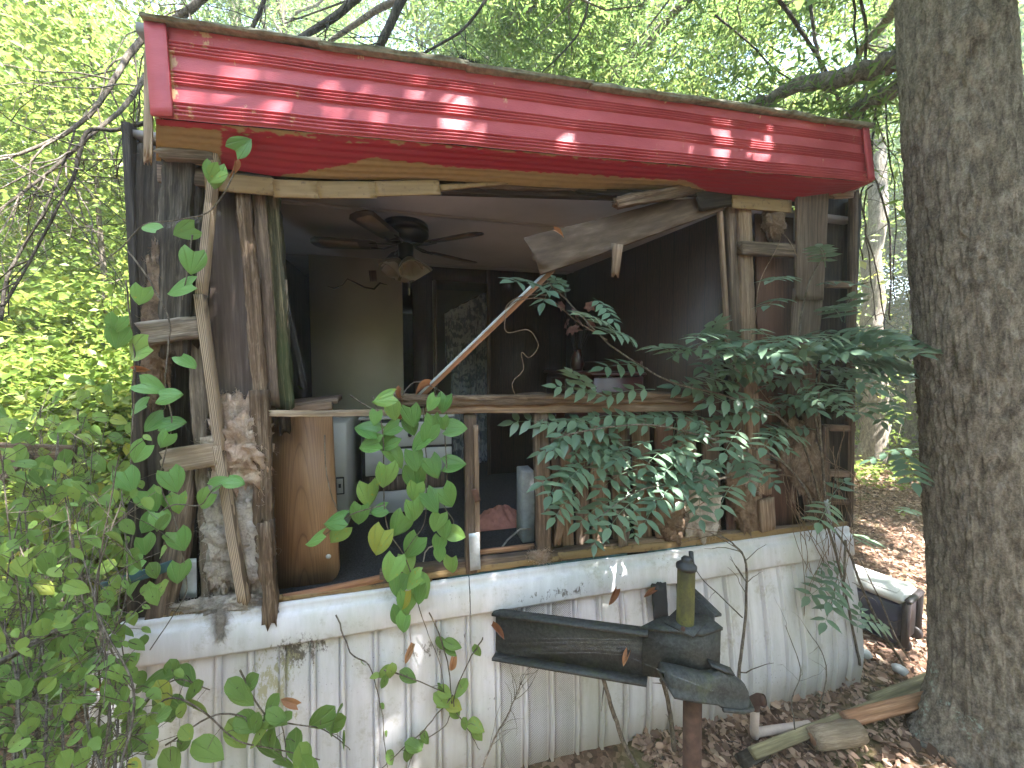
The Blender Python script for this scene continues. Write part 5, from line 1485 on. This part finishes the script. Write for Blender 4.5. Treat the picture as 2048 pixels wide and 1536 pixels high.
# leaves climbing the left corner
v2 = thing('greenbrier_vine', P(340, 1000, -.1), 'leafy vine climbing the rotten left corner posts', 'vine')
for (x, y, L_, a_) in ((483, 291, 44, -40), (430, 350, 46, 110), (372, 462, 44, 170), (386, 522, 52, 100), (362, 575, 58, 150), (232, 648, 40, 100), (236, 675, 46, 110), (375, 722, 40, 20), (338, 790, 44, -10), (276, 816, 46, 160), (300, 772, 48, 20), (310, 845, 44, 120), (345, 845, 44, 0), (330, 880, 36, 110), (283, 590, 40, 100), (275, 700, 60, 150), (300, 455, 36, 200), (430, 350, 40, 150), (410, 1000, 44, 120), (345, 960, 50, 60), (470, 963, 36, 0), (437, 965, 34, -50), (355, 1005, 40, 90), (330, 1002, 26, 100), (300, 1045, 44, 120), (360, 1080, 46, 80), (358, 1145, 44, 100), (308, 1185, 40, 100), (270, 1130, 48, 120), (322, 1040, 40, 90), (290, 1090, 40, 90), (300, 1000, 50, 60), (255, 960, 50, 70), (280, 905, 46, 110)):
    c = P(x, y, random.uniform(-.22, -.10)); leaf_at(v2, c, L_ * scale_at(c) * .95, a_ + random.uniform(-15, 15))
B = Bag()
for (pts, Y) in (([(480, 300), (465, 350), (420, 420), (355, 440), (290, 450), (240, 500), (180, 540)], -.12), ([(255, 500), (300, 560), (340, 640), (335, 700), (330, 780), (345, 850), (320, 960), (350, 1040), (370, 1150), (365, 1200), (300, 1300)], -.13),
                 ([(385, 470), (378, 530), (365, 600)], -.11), ([(300, 1045), (345, 1010), (400, 1010), (430, 975), (475, 962)], -.14), ([(252, 560), (262, 660), (270, 760), (262, 900), (270, 1040), (235, 1200), (250, 1330)], -.15)):
    q = pxpath(pts, Y, 6, 2.5); B.tube(q, np.linspace(.0035, .0022, len(q)), 5, False)
put('stem', B.mesh('stem', True), MAT['bark_thin'], v2)

def scatter_vine(name, label, paths, n, size, Yj=.10, dens=None, seed=0, spread=26):
    g = random.Random(seed)
    yy = paths[0][1]; t = thing(name, P(*paths[0][0][0], yy[0] if isinstance(yy, tuple) else yy), label, 'vine')
    B = Bag(); LM = []
    for (pts, Y) in paths:
        q = pxpath(pts, Y, 7, 4); B.tube(q, np.linspace(.004, .002, len(q)), 5, False)
        for k in range(n):
            p = q[g.randrange(1, len(q))]; s_ = scale_at(p)
            c = p + (RM @ Vector((g.uniform(-1, 1) * spread * s_, g.uniform(-1, 1) * spread * s_, g.uniform(-Yj, Yj))))
            px_ = g.uniform(*size); LM.append((px_, leaf_at(t, c, px_ * s_ * 1.1, g.uniform(20, 160), meshes=OV, ret=True), g.choice(OV)))
            if spread > 14: B.tube([p, p.lerp(c, .6) + Vector((0, 0, .01)), c], .0014, 3, False)
    put('stem', B.mesh('stem', True), MAT['bark_thin'], t)
    LM.sort(key=lambda q: -q[0])
    for (_, M, me) in LM[:300]: put('leaf', me, None, t, M)
    if len(LM) > 300:
        Bs = Bag(); qd = grid_quads(9, 5)
        for (_, M, me) in LM[300:]:
            A = np.empty(len(me.vertices) * 3, np.float32); me.vertices.foreach_get('co', A); A = A.reshape(-1, 3)
            Mn = np.array(M); Bs.add(A @ Mn[:3, :3].T + Mn[:3, 3], qd)
        put('small_leaves', Bs.mesh('small_leaves', True), MAT['lf_thick_small'], t, kind='stuff')
    return t
scatter_vine('greenbrier_vine', 'leafy vine running along the foot of the white siding', [([(330, 1490), (430, 1430), (520, 1440), (600, 1450), (650, 1460), (700, 1500)], -.35), ([(250, 1500), (330, 1400), (400, 1420), (470, 1480), (560, 1500), (640, 1520)], -.4), ([(480, 1340), (520, 1420), (560, 1440), (575, 1530)], -.35), ([(280, 1420), (350, 1360), (420, 1380)], -.3)], 9, (36, 62), .05, seed=3, spread=30)
scatter_vine('greenbrier_vine', 'small-leaved vine twining up the siding below the hanging vine', [([(860, 1225), (895, 1310), (905, 1400), (890, 1450), (840, 1490), (815, 1540)], -.12), ([(965, 1275), (940, 1320), (905, 1400), (930, 1450), (960, 1500)], -.13), ([(768, 1340), (830, 1360), (900, 1390)], -.13), ([(905, 1390), (850, 1460), (800, 1500), (760, 1540)], -.14)], 6, (22, 38), .02, seed=4, spread=20)
scatter_vine('greenbrier_vine', 'thin nearly leafless vine trailing down the white siding', [([(672, 1230), (700, 1305), (735, 1330), (752, 1390), (765, 1440), (775, 1535)], -.10)], 4, (10, 20), .01, seed=5, spread=8)
# the thicket at the left edge
tk = []
g = random.Random(9)
for k in range(20):
    x0 = g.uniform(-30, 240); y0 = 1560
    x1 = x0 + g.uniform(-60, 60); tk.append(([(x0, y0), (x0 + g.uniform(-40, 40), 1380), (x1, 1200), (x1 + g.uniform(-50, 50), g.uniform(850, 1100))], (g.uniform(-.9, -.35), g.uniform(-.5, .3))))
scatter_vine('greenbrier_thicket', 'dense green leafy thicket crowding the left side of the trailer', tk, 38, (13, 40), .14, seed=6, spread=85)
tk = []
for k in range(10):
    x0 = g.uniform(-20, 230); tk.append(([(x0, 1300), (x0 + g.uniform(-60, 60), 1100), (x0 + g.uniform(-60, 60), g.uniform(800, 950))], (g.uniform(.2, .6), g.uniform(.3, 1.0))))
scatter_vine('leafy_vines', 'paler vines behind the thicket reaching up beside the left wall', tk, 30, (12, 32), .2, seed=8, spread=80)

# ---------------------------------------------------------------- compound-leaved vine
def frond_mesh(seed, pairs):
    g = np.random.default_rng(seed); B = Bag()
    ar = [(0, t, .10 * math.sin(t * 2.2) - .14 * t * t) for t in np.linspace(0, 1, 9)]
    B.tube(ar, np.linspace(.010, .004, 9), 4, False)
    def leaflet(p, d, L, nn):
        d = Vector(d).normalized(); nn = Vector(nn); x = d.cross(nn).normalized(); nn = x.cross(d)
        V = []
        for i in range(6):
            t = i / 5; w = .215 * L * (math.sin(math.pi * t ** .72) ** .8 if 0 < t < 1 else .03) * (1 if t < .8 else .75)
            for u in (-1, 0, 1):
                V.append(tuple(Vector(p) + d * (t * L) + x * (u * w) + nn * ((abs(u) * .22 * w) - .10 * L * t * t)))
        B.add(V, grid_quads(6, 3))
    for k in range(pairs):
        t = .22 + .70 * k / max(1, pairs - 1); p = (0, t, .10 * math.sin(t * 2.2) - .14 * t * t)
        L = .37 * (1.0 if 0 < k < pairs - 1 else .86)
        for s_ in (-1, 1):
            leaflet(p, (s_ * (.95 + .1 * g.random()), .38 + .2 * g.random(), -.02 - .22 * g.random()), L * (.9 + .2 * g.random()), (g.normal() * .15, -.1, 1))
    leaflet(ar[-1], (g.normal() * .1, 1, -.2), .34, (0, .2, 1))
    me = B.mesh('compound_leaf', True); me.materials.append(MAT['lf_wist']); return me
FM = [frond_mesh(1, 4), frond_mesh(2, 3), frond_mesh(3, 4), frond_mesh(4, 5), frond_mesh(5, 4)]
def frond(parent, a, b, Ya, Yb, lift=1.0):
    """compound leaf from picture point a (base) to b (tip)"""
    p0 = P(a[0], a[1], Ya); Lr = math.hypot(b[0] - a[0], b[1] - a[1]) * scale_at(p0)
    p1 = PZ(b[0], b[1], min(CAM.z - .12, p0.z - .25 * Lr))
    if not (Ya - 1.3 * Lr < p1.y < Ya + .5 * Lr): p1 = P(b[0], b[1], min(max(p1.y, Ya - .9 * Lr), Ya + .3 * Lr) if (p1 - CAM).length < 6 else Yb)
    d = (p1 - p0); L = min(.30, d.length * 1.12); d.normalize(); p0 = p1 - d * L
    tow = (CAM - p0).normalized()
    n = Vector((random.uniform(-.35, .35), random.uniform(-.35, .35), 1.0)) * lift + tow * random.uniform(.35, .95)
    n = (n - d * n.dot(d)).normalized(); x = d.cross(n)
    M = Matrix((x * L, d * L, n * L)).transposed().to_4x4(); M.translation = p0
    return put('compound_leaf', random.choice(FM), None, parent, M)
wv = thing('compound_leaved_vine', P(1640, 1060, -.1), 'bushy vine with dark compound leaves sprawling over the right half of the wall', 'vine')
g = random.Random(14)
main = [([(1720, 1330), (1700, 1200), (1660, 1060), (1620, 930), (1560, 840), (1440, 790), (1330, 760), (1220, 690), (1130, 600), (1095, 560)], (-.15, -.2)),
        ([(1650, 1040), (1560, 920), (1430, 880), (1300, 850), (1180, 860), (1100, 880)], (-.12, -.3)),
        ([(1650, 1000), (1640, 850), (1650, 730), (1740, 700), (1830, 690)], (-.15, -.35)),
        ([(1640, 900), (1600, 700), (1620, 560), (1660, 500)], (-.1, -.2)),
        ([(1560, 940), (1420, 960), (1280, 980), (1190, 1040)], (-.15, -.3)),
        ([(1690, 1080), (1690, 1160), (1680, 1230)], (-.2, -.25))]
B = Bag()
for (pts, Y) in main:
    q = pxpath(pts, Y, 7, 4); B.tube(q, np.linspace(.009, .003, len(q)), 6, False, .1)
put('stem', B.mesh('stem', True), MAT['bark_thin'], wv)
FR = [  # (base, tip) pairs read off the photograph
 ((1105,590),(1030,556)),((1120,560),(1085,600)),((1190,600),(1230,640)),((1130,590),(1110,555)),((1260,690),(1170,625)),((1265,690),(1235,660)),((1300,700),(1215,660)),((1330,720),(1430,690)),((1370,720),(1300,690)),((1330,740),(1210,730)),((1180,800),(1145,740)),((1200,790),(1115,770)),((1300,780),(1215,790)),((1420,700),(1430,640)),((1410,720),(1350,690)),((1460,700),(1440,655)),((1560,690),(1500,655)),((1590,680),(1650,660)),((1520,720),(1450,690)),((1560,740),(1620,690)),((1600,730),(1690,700)),((1650,700),(1760,660)),((1660,720),(1790,690)),((1690,730),(1830,700)),((1700,740),(1835,745)),((1650,770),(1740,775)),((1560,760),(1470,740)),((1500,780),(1410,760)),((1440,800),(1350,770)),((1600,800),(1680,800)),((1620,570),(1545,555)),((1640,570),(1715,565)),((1650,530),(1640,490)),((1650,620),(1700,610)),((1690,650),(1660,610)),((1600,600),(1535,605)),((1690,640),(1700,590)),
 ((1640,860),(1540,855)),((1580,850),(1530,890)),((1650,820),(1560,815)),((1540,830),(1450,830)),((1480,840),(1400,850)),((1480,860),(1450,900)),((1400,850),(1310,830)),((1340,840),(1250,830)),((1280,840),(1190,830)),((1200,850),(1085,845)),((1220,850),(1120,880)),((1180,880),(1080,900)),((1260,880),(1160,900)),((1310,880),(1230,915)),((1350,890),(1290,930)),((1400,900),(1330,940)),((1440,910),(1400,960)),((1480,900),(1500,960)),((1180,920),(1085,960)),((1230,930),(1150,960)),((1150,930),(1100,985)),((1290,930),(1200,975)),((1340,950),(1250,985)),((1390,950),(1310,1000)),((1440,950),(1370,1000)),((1480,950),(1440,1010)),((1340,980),(1290,1040)),((1280,990),(1220,1050)),((1230,1000),(1160,1040)),((1200,1030),(1190,1085)),((1250,1030),(1270,1070)),((1150,990),(1110,1030)),((1400,980),(1400,1035)),
 ((1690,1130),(1640,1140)),((1680,1150),(1620,1190)),((1700,1130),(1660,1200)),((1690,1170),(1650,1240)),((1700,1090),(1750,1080)),((1790,880),(1830,960)),((1830,900),(1740,915)),((1710,1240),(1770,1250)),((1715,1260),(1720,1215)),((1760,1030),(1830,1020)),((1670,990),(1640,1040)),((1660,1000),(1690,960))]
for (a, b) in FR:
    Ya = g.uniform(-.22, -.08); frond(wv, a, b, Ya, Ya - g.uniform(.04, .22))
for k in range(32):
    cxp = g.uniform(1110, 1560); cyp = g.uniform(835, 945)
    if cyp > 1000 - (cxp - 1100) * .02: continue
    an = g.uniform(-.4, 3.5); Lp = g.uniform(65, 105); Ya = g.uniform(-.16, -.02)
    frond(wv, (cxp, cyp), (cxp + math.cos(an) * Lp, cyp + math.sin(an) * Lp * .5), Ya, Ya - g.uniform(.03, .2))
for k in range(62):
    cxp = g.uniform(1420, 1800); cyp = g.uniform(670, 810); an = g.uniform(-.3, 3.4); Lp = g.uniform(70, 110); Ya = g.uniform(-.28, -.05)
    frond(wv, (cxp, cyp), (cxp + math.cos(an) * Lp, cyp + math.sin(an) * Lp * .35), Ya, Ya - g.uniform(.03, .2))
for k in range(26):
    cxp = g.uniform(1640, 1800); cyp = g.uniform(660, 770); an = g.uniform(-.25, .5); Lp = g.uniform(75, 110); Ya = g.uniform(-.25, -.05)
    frond(wv, (cxp, cyp), (cxp + math.cos(an) * Lp, cyp + math.sin(an) * Lp * .35), Ya, Ya - .1)
# bare tangled stems at the corner
B = Bag()
for k in range(30):
    a_ = (g.uniform(1560, 1690), g.uniform(840, 1000)); b_ = (g.uniform(1600, 1720), g.uniform(1010, 1240))
    m_ = ((a_[0] + b_[0]) / 2 + g.uniform(-60, 40), (a_[1] + b_[1]) / 2 + g.uniform(-20, 20))
    q = pxpath([a_, m_, b_], g.uniform(-.2, -.06), 7, 6); B.tube(q, g.uniform(.0012, .0032), 4, False)
tg_ = put('tangled_stems', B.mesh('tangled_stems', True), MAT['insul_brown'], wv, kind='stuff')
for (pts, Y) in (([(1095, 565), (1030, 600), (1012, 640), (1018, 665), (1060, 660), (1080, 690), (1062, 715), (1045, 705), (1047, 740), (1025, 765), (1030, 790)], -.1), ([(1095, 590), (1060, 590), (1025, 600), (1010, 620), (1040, 600), (1100, 600), (1150, 640), (1215, 680)], -.12), ([(1490, 1070), (1350, 1050), (1400, 1010), (1480, 970), (1560, 950), (1600, 960)], -.12), ([(1560, 830), (1500, 740), (1510, 640), (1520, 560), (1560, 480), (1545, 440)], -.05), ([(1545, 440), (1590, 500), (1600, 560)], -.05)):
    B = Bag(); q = pxpath(pts, Y, 6, 1.5); B.tube(q, .0028, 5, False); put('tendril', B.mesh('tendril', True), MAT['insul_brown'], wv)

# ---------------------------------------------------------------- small stems in front of the siding
rs = np.random.default_rng(51)
def stick(name, pts, Y, r0, r1, lab, nsub=6, sublen=.2, mat='bark_thin', cat='stem', seed=0):
    g = np.random.default_rng(seed)
    q = [np.array(p) for p in pxpath(pts, Y, 6, 2.0)]
    B = Bag(); B.tube(q, np.linspace(r0, r1, len(q)), 7, True, .12)
    for k in range(nsub):
        i = g.integers(3, len(q)); d = q[i] - q[i - 1]; d /= np.linalg.norm(d) + 1e-9
        t = branch_path(q[i], d + g.normal(size=3) * .7, sublen * (.5 + g.random()), 5, g, .5); B.tube(t, np.linspace(r0 * .35, r0 * .1, 6), 4, False)
    return put(name, B.mesh(name, True), MAT[mat], None, None, lab, cat)
stick('bare_sapling', [(1475, 1410), (1480, 1330), (1490, 1250), (1492, 1130), (1470, 1090), (1440, 1070)], (-.35, -.12), .011, .004, 'slim lichen-spotted sapling stem rising in front of the siding', 9, .22, seed=1)
stick('bare_sapling', [(1275, 1536), (1250, 1490), (1225, 1420), (1205, 1350)], -.45, .013, .010, 'bare brown stem leaning below the hitch beam', 2, .1, seed=2)
stick('bare_sapling', [(1348, 1500), (1340, 1440), (1330, 1380), (1322, 1360)], -.45, .013, .010, 'pale mottled stem directly under the coupler', 3, .1, seed=3)
stick('dead_twig', [(960, 1540), (985, 1480), (1020, 1420), (1040, 1370)], -.25, .006, .002, 'fan of dead grey twigs in front of the vent panel', 16, .18, seed=4)
stick('dead_twig', [(1485, 1235), (1440, 1190), (1400, 1150), (1385, 1115)], (-.2, -.25), .004, .002, 'thin dead twig crossing behind the jack', 4, .1, 'bark_dark', seed=5)
stick('dead_twig', [(1590, 1460), (1582, 1400), (1600, 1340), (1570, 1250)], (-.45, -.3), .004, .002, 'pale bare twig standing by the curved siding', 5, .18, seed=6)
stick('dead_twig', [(1640, 1420), (1652, 1350), (1640, 1300), (1615, 1260)], (-.45, -.35), .004, .002, 'second pale twig curving near the plastic pipe', 4, .15, seed=7)
stick('leaning_vine_stem', [(1830, 1370), (1775, 1280), (1730, 1190), (1700, 1110), (1660, 1050), (1630, 1010)], (-.1, -.12), .010, .006, 'bare vine stem leaning from the ground to the corner', 5, .15, seed=8)
stick('leaning_vine_stem', [(1850, 1360), (1800, 1290), (1760, 1200), (1720, 1120)], (-.05, -.05), .007, .004, 'second thinner vine stem leaning beside the cooler', 3, .12, seed=9)
# dry leaves caught on things
for (x, y, L_, Y, lab) in ((1700, 1308 - 0, 0, 0, ''),):
    pass
def dry(x, y, L_, Y, a_, lab):
    c = P(x, y, Y)
    o = leaf_at(None, c, L_ * scale_at(c), a_, meshes=DRY, name='dry_leaf'); o['label'] = lab; o['category'] = 'leaf'
dry(1257, 1312, 32, -.50, 100, 'bright orange dry leaf caught in the web on the hitch')
dry(990, 1262, 34, -.12, 60, 'brown dry leaf at the left end of the hitch beam')
dry(822, 1300, 34, -.11, 110, 'curled brown leaf hanging on the siding left of the hitch')
dry(905, 1330, 36, -.11, 100, 'brown leaf stuck to the small-leaved vine')
dry(1226, 1190, 34, -.12, 120, 'long brown leaf hanging below the belt trim')
dry(578, 1405, 42, -.30, 200, 'large tan dry leaf on the vine at the siding foot')
dry(545, 1440, 40, -.30, 150, 'rust-brown curled leaf lower on the siding vine')
dry(215, 1385, 32, -.35, 150, 'red-brown leaf at the left end of the siding')
dry(470, 335, 30, -.13, 90, 'shrivelled brown leaf under the red soffit')
dry(480, 1375, 30, -.14, 60, 'small brown leaf on the white siding left of the vine')
dry(800, 790, 32, -.08, 100, 'withered tan leaf on the end of the rotten rail')
dry(843, 775, 40, -.06, 160, 'curled red-brown leaf beside the fallen strip')
dry(1118, 464, 24, -.18, 20, 'small orange leaf on the sagging panel')
dry(290, 745, 34, -.12, 0, 'tan leaf scrap lodged in the left corner post')
dry(1300, 1185, 26, -.12, 150, 'tan leaf by the torn hole in the siding')

# cobweb over the hitch
def m_web():
    n = NT('cobweb'); 
    tr = n.node('ShaderNodeBsdfTransparent'); mx = n.node('ShaderNodeMixShader'); mx.inputs[0].default_value = .28
    n.fin((.75, .75, .74), .8); n.L.new(tr.outputs[0], mx.inputs[1]); n.L.new(n.b.outputs[0], mx.inputs[2]); n.L.new(mx.outputs[0], n.out.inputs[0]); return n.m
MAT['web'] = m_web()
B = Bag(); g = random.Random(3)
for k in range(30):
    t = g.random()
    a_ = (g.uniform(985, 1060), 1275 + t * 45); b_ = (g.uniform(1240, 1300), 1278 + t * 28)
    q = [P(a_[0] + (b_[0] - a_[0]) * u, a_[1] + (b_[1] - a_[1]) * u - 10 * math.sin(u * 3.1) * t, -.12 - .45 * u) for u in np.linspace(0, 1, 7)]
    B.tube(q, .00018, 3, False)
q = [P(*s_) for s_ in ((985, 1318, -.12), (1080, 1306, -.28), (1180, 1305, -.46), (1250, 1310, -.60), (1330, 1345, -.72), (1430, 1383, -.82))]
B.tube(q, .0005, 3, False)
for (a_, b_, n_) in (((290, 460), (430, 430), 22), ((1500, 950), (1640, 960), 8), ((560, 520), (620, 780), 5)):
    for k in range(n_):
        p = P(a_[0] + g.uniform(-8, 8), a_[1] + g.uniform(-14, 14), -.06); r_ = P(b_[0] + g.uniform(-20, 20), b_[1] + g.uniform(-10, 10), -.07)
        B.tube([p, p.lerp(r_, .5) + Vector((0, 0, -.008)), r_], .0002, 3, False)
put('cobweb', B.mesh('cobweb'), MAT['web'], None, None, 'fine grey cobweb strands stretched over hitch and posts', 'cobweb', None, 'stuff')

# ---------------------------------------------------------------- things on the ground at the right
MAT['navy'] = plain('navy_plastic', (.018, .020, .045), .35, 0, .3, 8, .5)
MAT['lid'] = plain('dirty_white_plastic', (.45, .45, .43), .5, 0, .12, 6, .4)
MAT['dkplastic'] = plain('black_plastic', (.022, .018, .02), .5, 0, .3, 12, .4)
cpos = PZ(1750, 1250, .0)
cool = thing('cooler', cpos, 'dark navy wheeled cooler with a white lid standing beyond the corner', 'cooler')
Mc = Matrix.Translation(on(cpos.x, cpos.y) + Vector((.0, .02, .0))) @ Matrix.Rotation(math.radians(-74), 4, 'Z') @ Matrix.Scale(.9, 4)
def cb_(name, lo, hi, mat, bev, par=cool):
    o = boxo(name, lo, hi, mat, None, bev)
    M = Mc @ WM[o.name]; o.matrix_basis = M; WM[o.name] = M
    o.parent = par; o.matrix_parent_inverse = WM[par.name].inverted(); return o
cb_('body', (-.30, -.19, .03), (.24, .19, .42), MAT['navy'], .03)
lid = cb_('lid', (-.31, -.20, .423), (.255, .20, .50), MAT['lid'], .03)
cb_('lid_panel', (-.25, -.15, .498), (.20, .15, .512), MAT['lid'], .008, lid)
cb_('end_panel', (.243, -.15, .06), (.262, .15, .40), MAT['dkplastic'], .008)
for y in (-.165, .165): cb_('handle_post', (.245, y - .022, .04), (.30, y + .022, .46), MAT['dkplastic'], .014)
cb_('handle', (.255, -.18, .455), (.31, .18, .49), MAT['dkplastic'], .014)
for y in (-.15, .15):
    B = Bag(); B.lathe([(0, -.025), (.055, -.025), (.065, -.012), (.065, .012), (.055, .025), (0, .025)], 20)
    put('wheel', B.mesh('wheel', True), MAT['dkplastic'], cool, Mc @ Matrix.Translation((.25, y, .066)) @ Matrix.Rotation(math.radians(90), 4, 'X'))
cb_('foot', (-.27, -.17, .0), (-.22, .17, .035), MAT['dkplastic'], .008)
# timbers on the ground
def gp(px, py, h=0.0):
    p = PZ(px, py, h); return p
MAT['wood_olive'] = wood('painted_olive_timber', (.09, .078, .045), (.22, .19, .11), (.36, .32, .20), stain=(.10, .085, .055), bump=.2)
board('timber', gp(1502, 1508, .06), gp(1870, 1366, .06), .06, .06, MAT['wood_olive'], None, face=Vector((.3, -.6, 1)), rot=.15, label='long olive-stained timber lying behind the orange one', cat='timber')
board('timber', gp(1690, 1440, .09), gp(1872, 1394, .09), .075, .07, MAT['wood_red'], None, face=Vector((.2, -.6, 1)), rot=.15, label='orange-brown timber lying against the oak foot', cat='timber')
board('timber', gp(1480, 1524, .03), gp(1530, 1500, .04), .07, .05, MAT['wood_dark'], None, face=Vector((.2, -.5, 1)), rot=.3, label='dark short timber end beside the rusty pipe', cat='timber')
board('timber', gp(1740, 1400, .03), gp(1880, 1345, .03), .05, .05, MAT['wood_olive'], None, face=Vector((.3, -.6, 1)), rot=.15, label='short olive timber half hidden behind the oak foot', cat='timber')
lg = gp(1625, 1478, .07); le = gp(1720, 1462, .09)
Ll = (le - lg).length; B = Bag(); B.tube([(0, 0, t * Ll) for t in np.linspace(0, 1, 8)], [.052, .06, .062, .06, .063, .066, .062, .055], 18, True, .10)
x_, y_, z_ = axes(lg, le, Vector((0, -1, 0))); Ml = Matrix((x_, y_, z_)).transposed().to_4x4(); Ml.translation = lg
o = put('stump_log', B.mesh('stump_log', True), MAT['wood_pale'], None, Ml, 'short pale hollow log lying across the timbers', 'log')
B = Bag(); B.tube([lg + (lg - le).normalized() * .004, lg + (lg - le).normalized() * .008], .03, 12)
put('hollow', B.mesh('hollow'), MAT['wood_red'], o)
MAT['pvc'] = plain('weathered_pvc', (.46, .38, .35), .6, 0, .2, 12)
pe = gp(1508, 1478, .05)
B = Bag(); pts = [pe + Vector((-.005, 0, .23)), pe + Vector((0, 0, .16)), pe + Vector((0, 0, .05)), pe + Vector((.015, .01, .012)), pe + Vector((.05, .03, .0)), gp(1620, 1450, .05)]
B.tube(pts, .024, 14)
pv = put('drain_pipe', B.mesh('drain_pipe', True), MAT['pvc'], None, None, 'pale plastic drain pipe with elbow near the siding foot', 'pipe')
B = Bag(); t0 = pts[0]; B.tube([t0 + Vector((0, 0, -.035)), t0 + Vector((0, 0, .01)), t0 + Vector((.012, -.02, .035)), t0 + Vector((.022, -.042, .045))], [.03, .031, .032, .033], 14, False)
B.tube([t0 + Vector((.022, -.042, .045)), t0 + Vector((.012, -.02, .035))], [.024, .022], 14)
put('elbow', B.mesh('elbow', True), MAT['rust'], pv)
stick('fallen_branch', [(1700, 1285), (1770, 1275), (1860, 1278)], (.35, .2), .022, .018, 'peeled branch lying on the leaf litter near the cooler', 2, .1, cat='branch', seed=21)
for (px, py, r, lab) in ((1722, 1310, .06, 'grey stone by the foot of the siding'), (1800, 1345, .05, 'pale stone beside the oak'), (1700, 1270 + 20, .045, 'small grey stone under the fern-like sprig')):
    c = gp(px, py, 0.01); V = []; nu, nv = 10, 14
    for i in range(nu):
        for j in range(nv):
            t = math.pi * i / (nu - 1); p_ = 2 * math.pi * j / nv; V.append((math.sin(t) * math.cos(p_), math.sin(t) * math.sin(p_), math.cos(t) * .6))
    V = np.array(V); V *= r * (1 + (noise3(V, 1.7, int(px)) - .5)[:, None] * .9)
    Q = [(i * nv + j, (i + 1) * nv + j, (i + 1) * nv + (j + 1) % nv, i * nv + (j + 1) % nv) for i in range(nu - 1) for j in range(nv)]
    put('stone', mesh_np('stone', V, [np.array(Q)], True), MAT['block'], None, Matrix.Translation(c + Vector((0, 0, .02))), lab, 'stone')
# brown boards glimpsed behind the thicket
bd('old_board', (-20, 905), (150, 910), 40, .5, .03, MAT['wood_rot'], None, rot=.4, label='brown board of an old structure glimpsed behind the thicket', cat='board')
bd('old_board', (-10, 960), (45, 905), 34, .45, .03, MAT['wood_grey'], None, rot=.4, label='slanting grey board at the far left edge', cat='board')
bd('old_board', (345, 1130), (205, 1175), 20, -.05, .02, MAT['teal'], None, rot=.3, label='dark blue-green board buried in the thicket', cat='board')

# ---------------------------------------------------------------- litter and ground cover
rs = np.random.default_rng(91)
n = 60000
X = 1.3 + 8.5 * rs.random(n) ** 1.5; Y = -1.5 + 8 * rs.random(n) ** 1.2
k = ~((X < 3.1) & (Y > -.1)); X = X[k]; Y = Y[k]
Cn = np.stack([X, Y, gz(X, Y) + .008 + .03 * rs.random(len(X)) ** 2], 1)
put('leaf_litter', leaf_cloud('leaf_litter', Cn, .052, 'dry', rs, 1.3), MAT['lf_dry'], None, None, 'brown fallen leaves covering the forest floor', 'leaf litter', None, 'stuff')
n = 1500
X = 1.6 + 5.5 * rs.random(n); Y = -1.2 + 5 * rs.random(n); k = ~((X < 3.2) & (Y > -.3)); X = X[k]; Y = Y[k]
B = Bag()
for x, y in zip(X, Y):
    a_ = rs.random() * 6.28; L_ = .05 + .25 * rs.random() ** 2; z = float(gz(x, y)) + .012
    B.tube([(x, y, z), (x + math.cos(a_) * L_ * .5, y + math.sin(a_) * L_ * .5, z + .012), (x + math.cos(a_ + .2) * L_, y + math.sin(a_ + .2) * L_, z + .004)], [.003, .0025, .0015], 3, False)
put('twig_litter', B.mesh('twig_litter'), MAT['bark_thin'], None, None, 'small dead twigs strewn among the fallen leaves', 'twigs', None, 'stuff')
n = 30000
X = 4.2 + 18 * rs.random(n); Y = 1.0 + 16 * rs.random(n)
dn = fbm(X * .5, Y * .5, 71, 3); far = np.clip((np.hypot(X, Y + 2) - 5) / 6, 0, 1)
k = (dn + .35 * far > .58); X = X[k]; Y = Y[k]
Cn = np.stack([X, Y, gz(X, Y) + .05 + .25 * rs.random(len(X)) ** 2], 1)
put('ground_cover', leaf_cloud('ground_cover', Cn, .10, 'wide', rs, 1.2), MAT['lf_bright'], None, None, 'low green ground cover under the trees on the right', 'ground cover', None, 'stuff')
n = 26000
X = -14 + 12.2 * rs.random(n); Y = .6 + 15 * rs.random(n)
Cn = np.stack([X, Y, gz(X, Y) + .05 + .9 * rs.random(len(X)) ** 1.5], 1)
put('undergrowth', leaf_cloud('undergrowth', Cn, .11, 'wide', rs, .9), MAT['lf_bright'], None, None, 'bright undergrowth beyond the left wall of the trailer', 'undergrowth', None, 'stuff')

# ---------------------------------------------------------------- humid air under the trees
hz = NT('humid_air')
hz.N.remove(hz.b)
pv_ = hz.node('ShaderNodeVolumePrincipled')
pv_.inputs['Color'].default_value = (.95, .97, .93, 1)
pv_.inputs['Density'].default_value = .0055
pv_.inputs['Anisotropy'].default_value = .2
hz.L.new(pv_.outputs[0], hz.out.inputs['Volume'])
sc.cycles.volume_bounces = 1
B = Bag(); B.box((-60, -40, -3), (80, 70, 26))
put('haze', B.mesh('haze'), hz.m, None, None, 'pale humid haze hanging in the woods', 'haze', None, 'stuff')
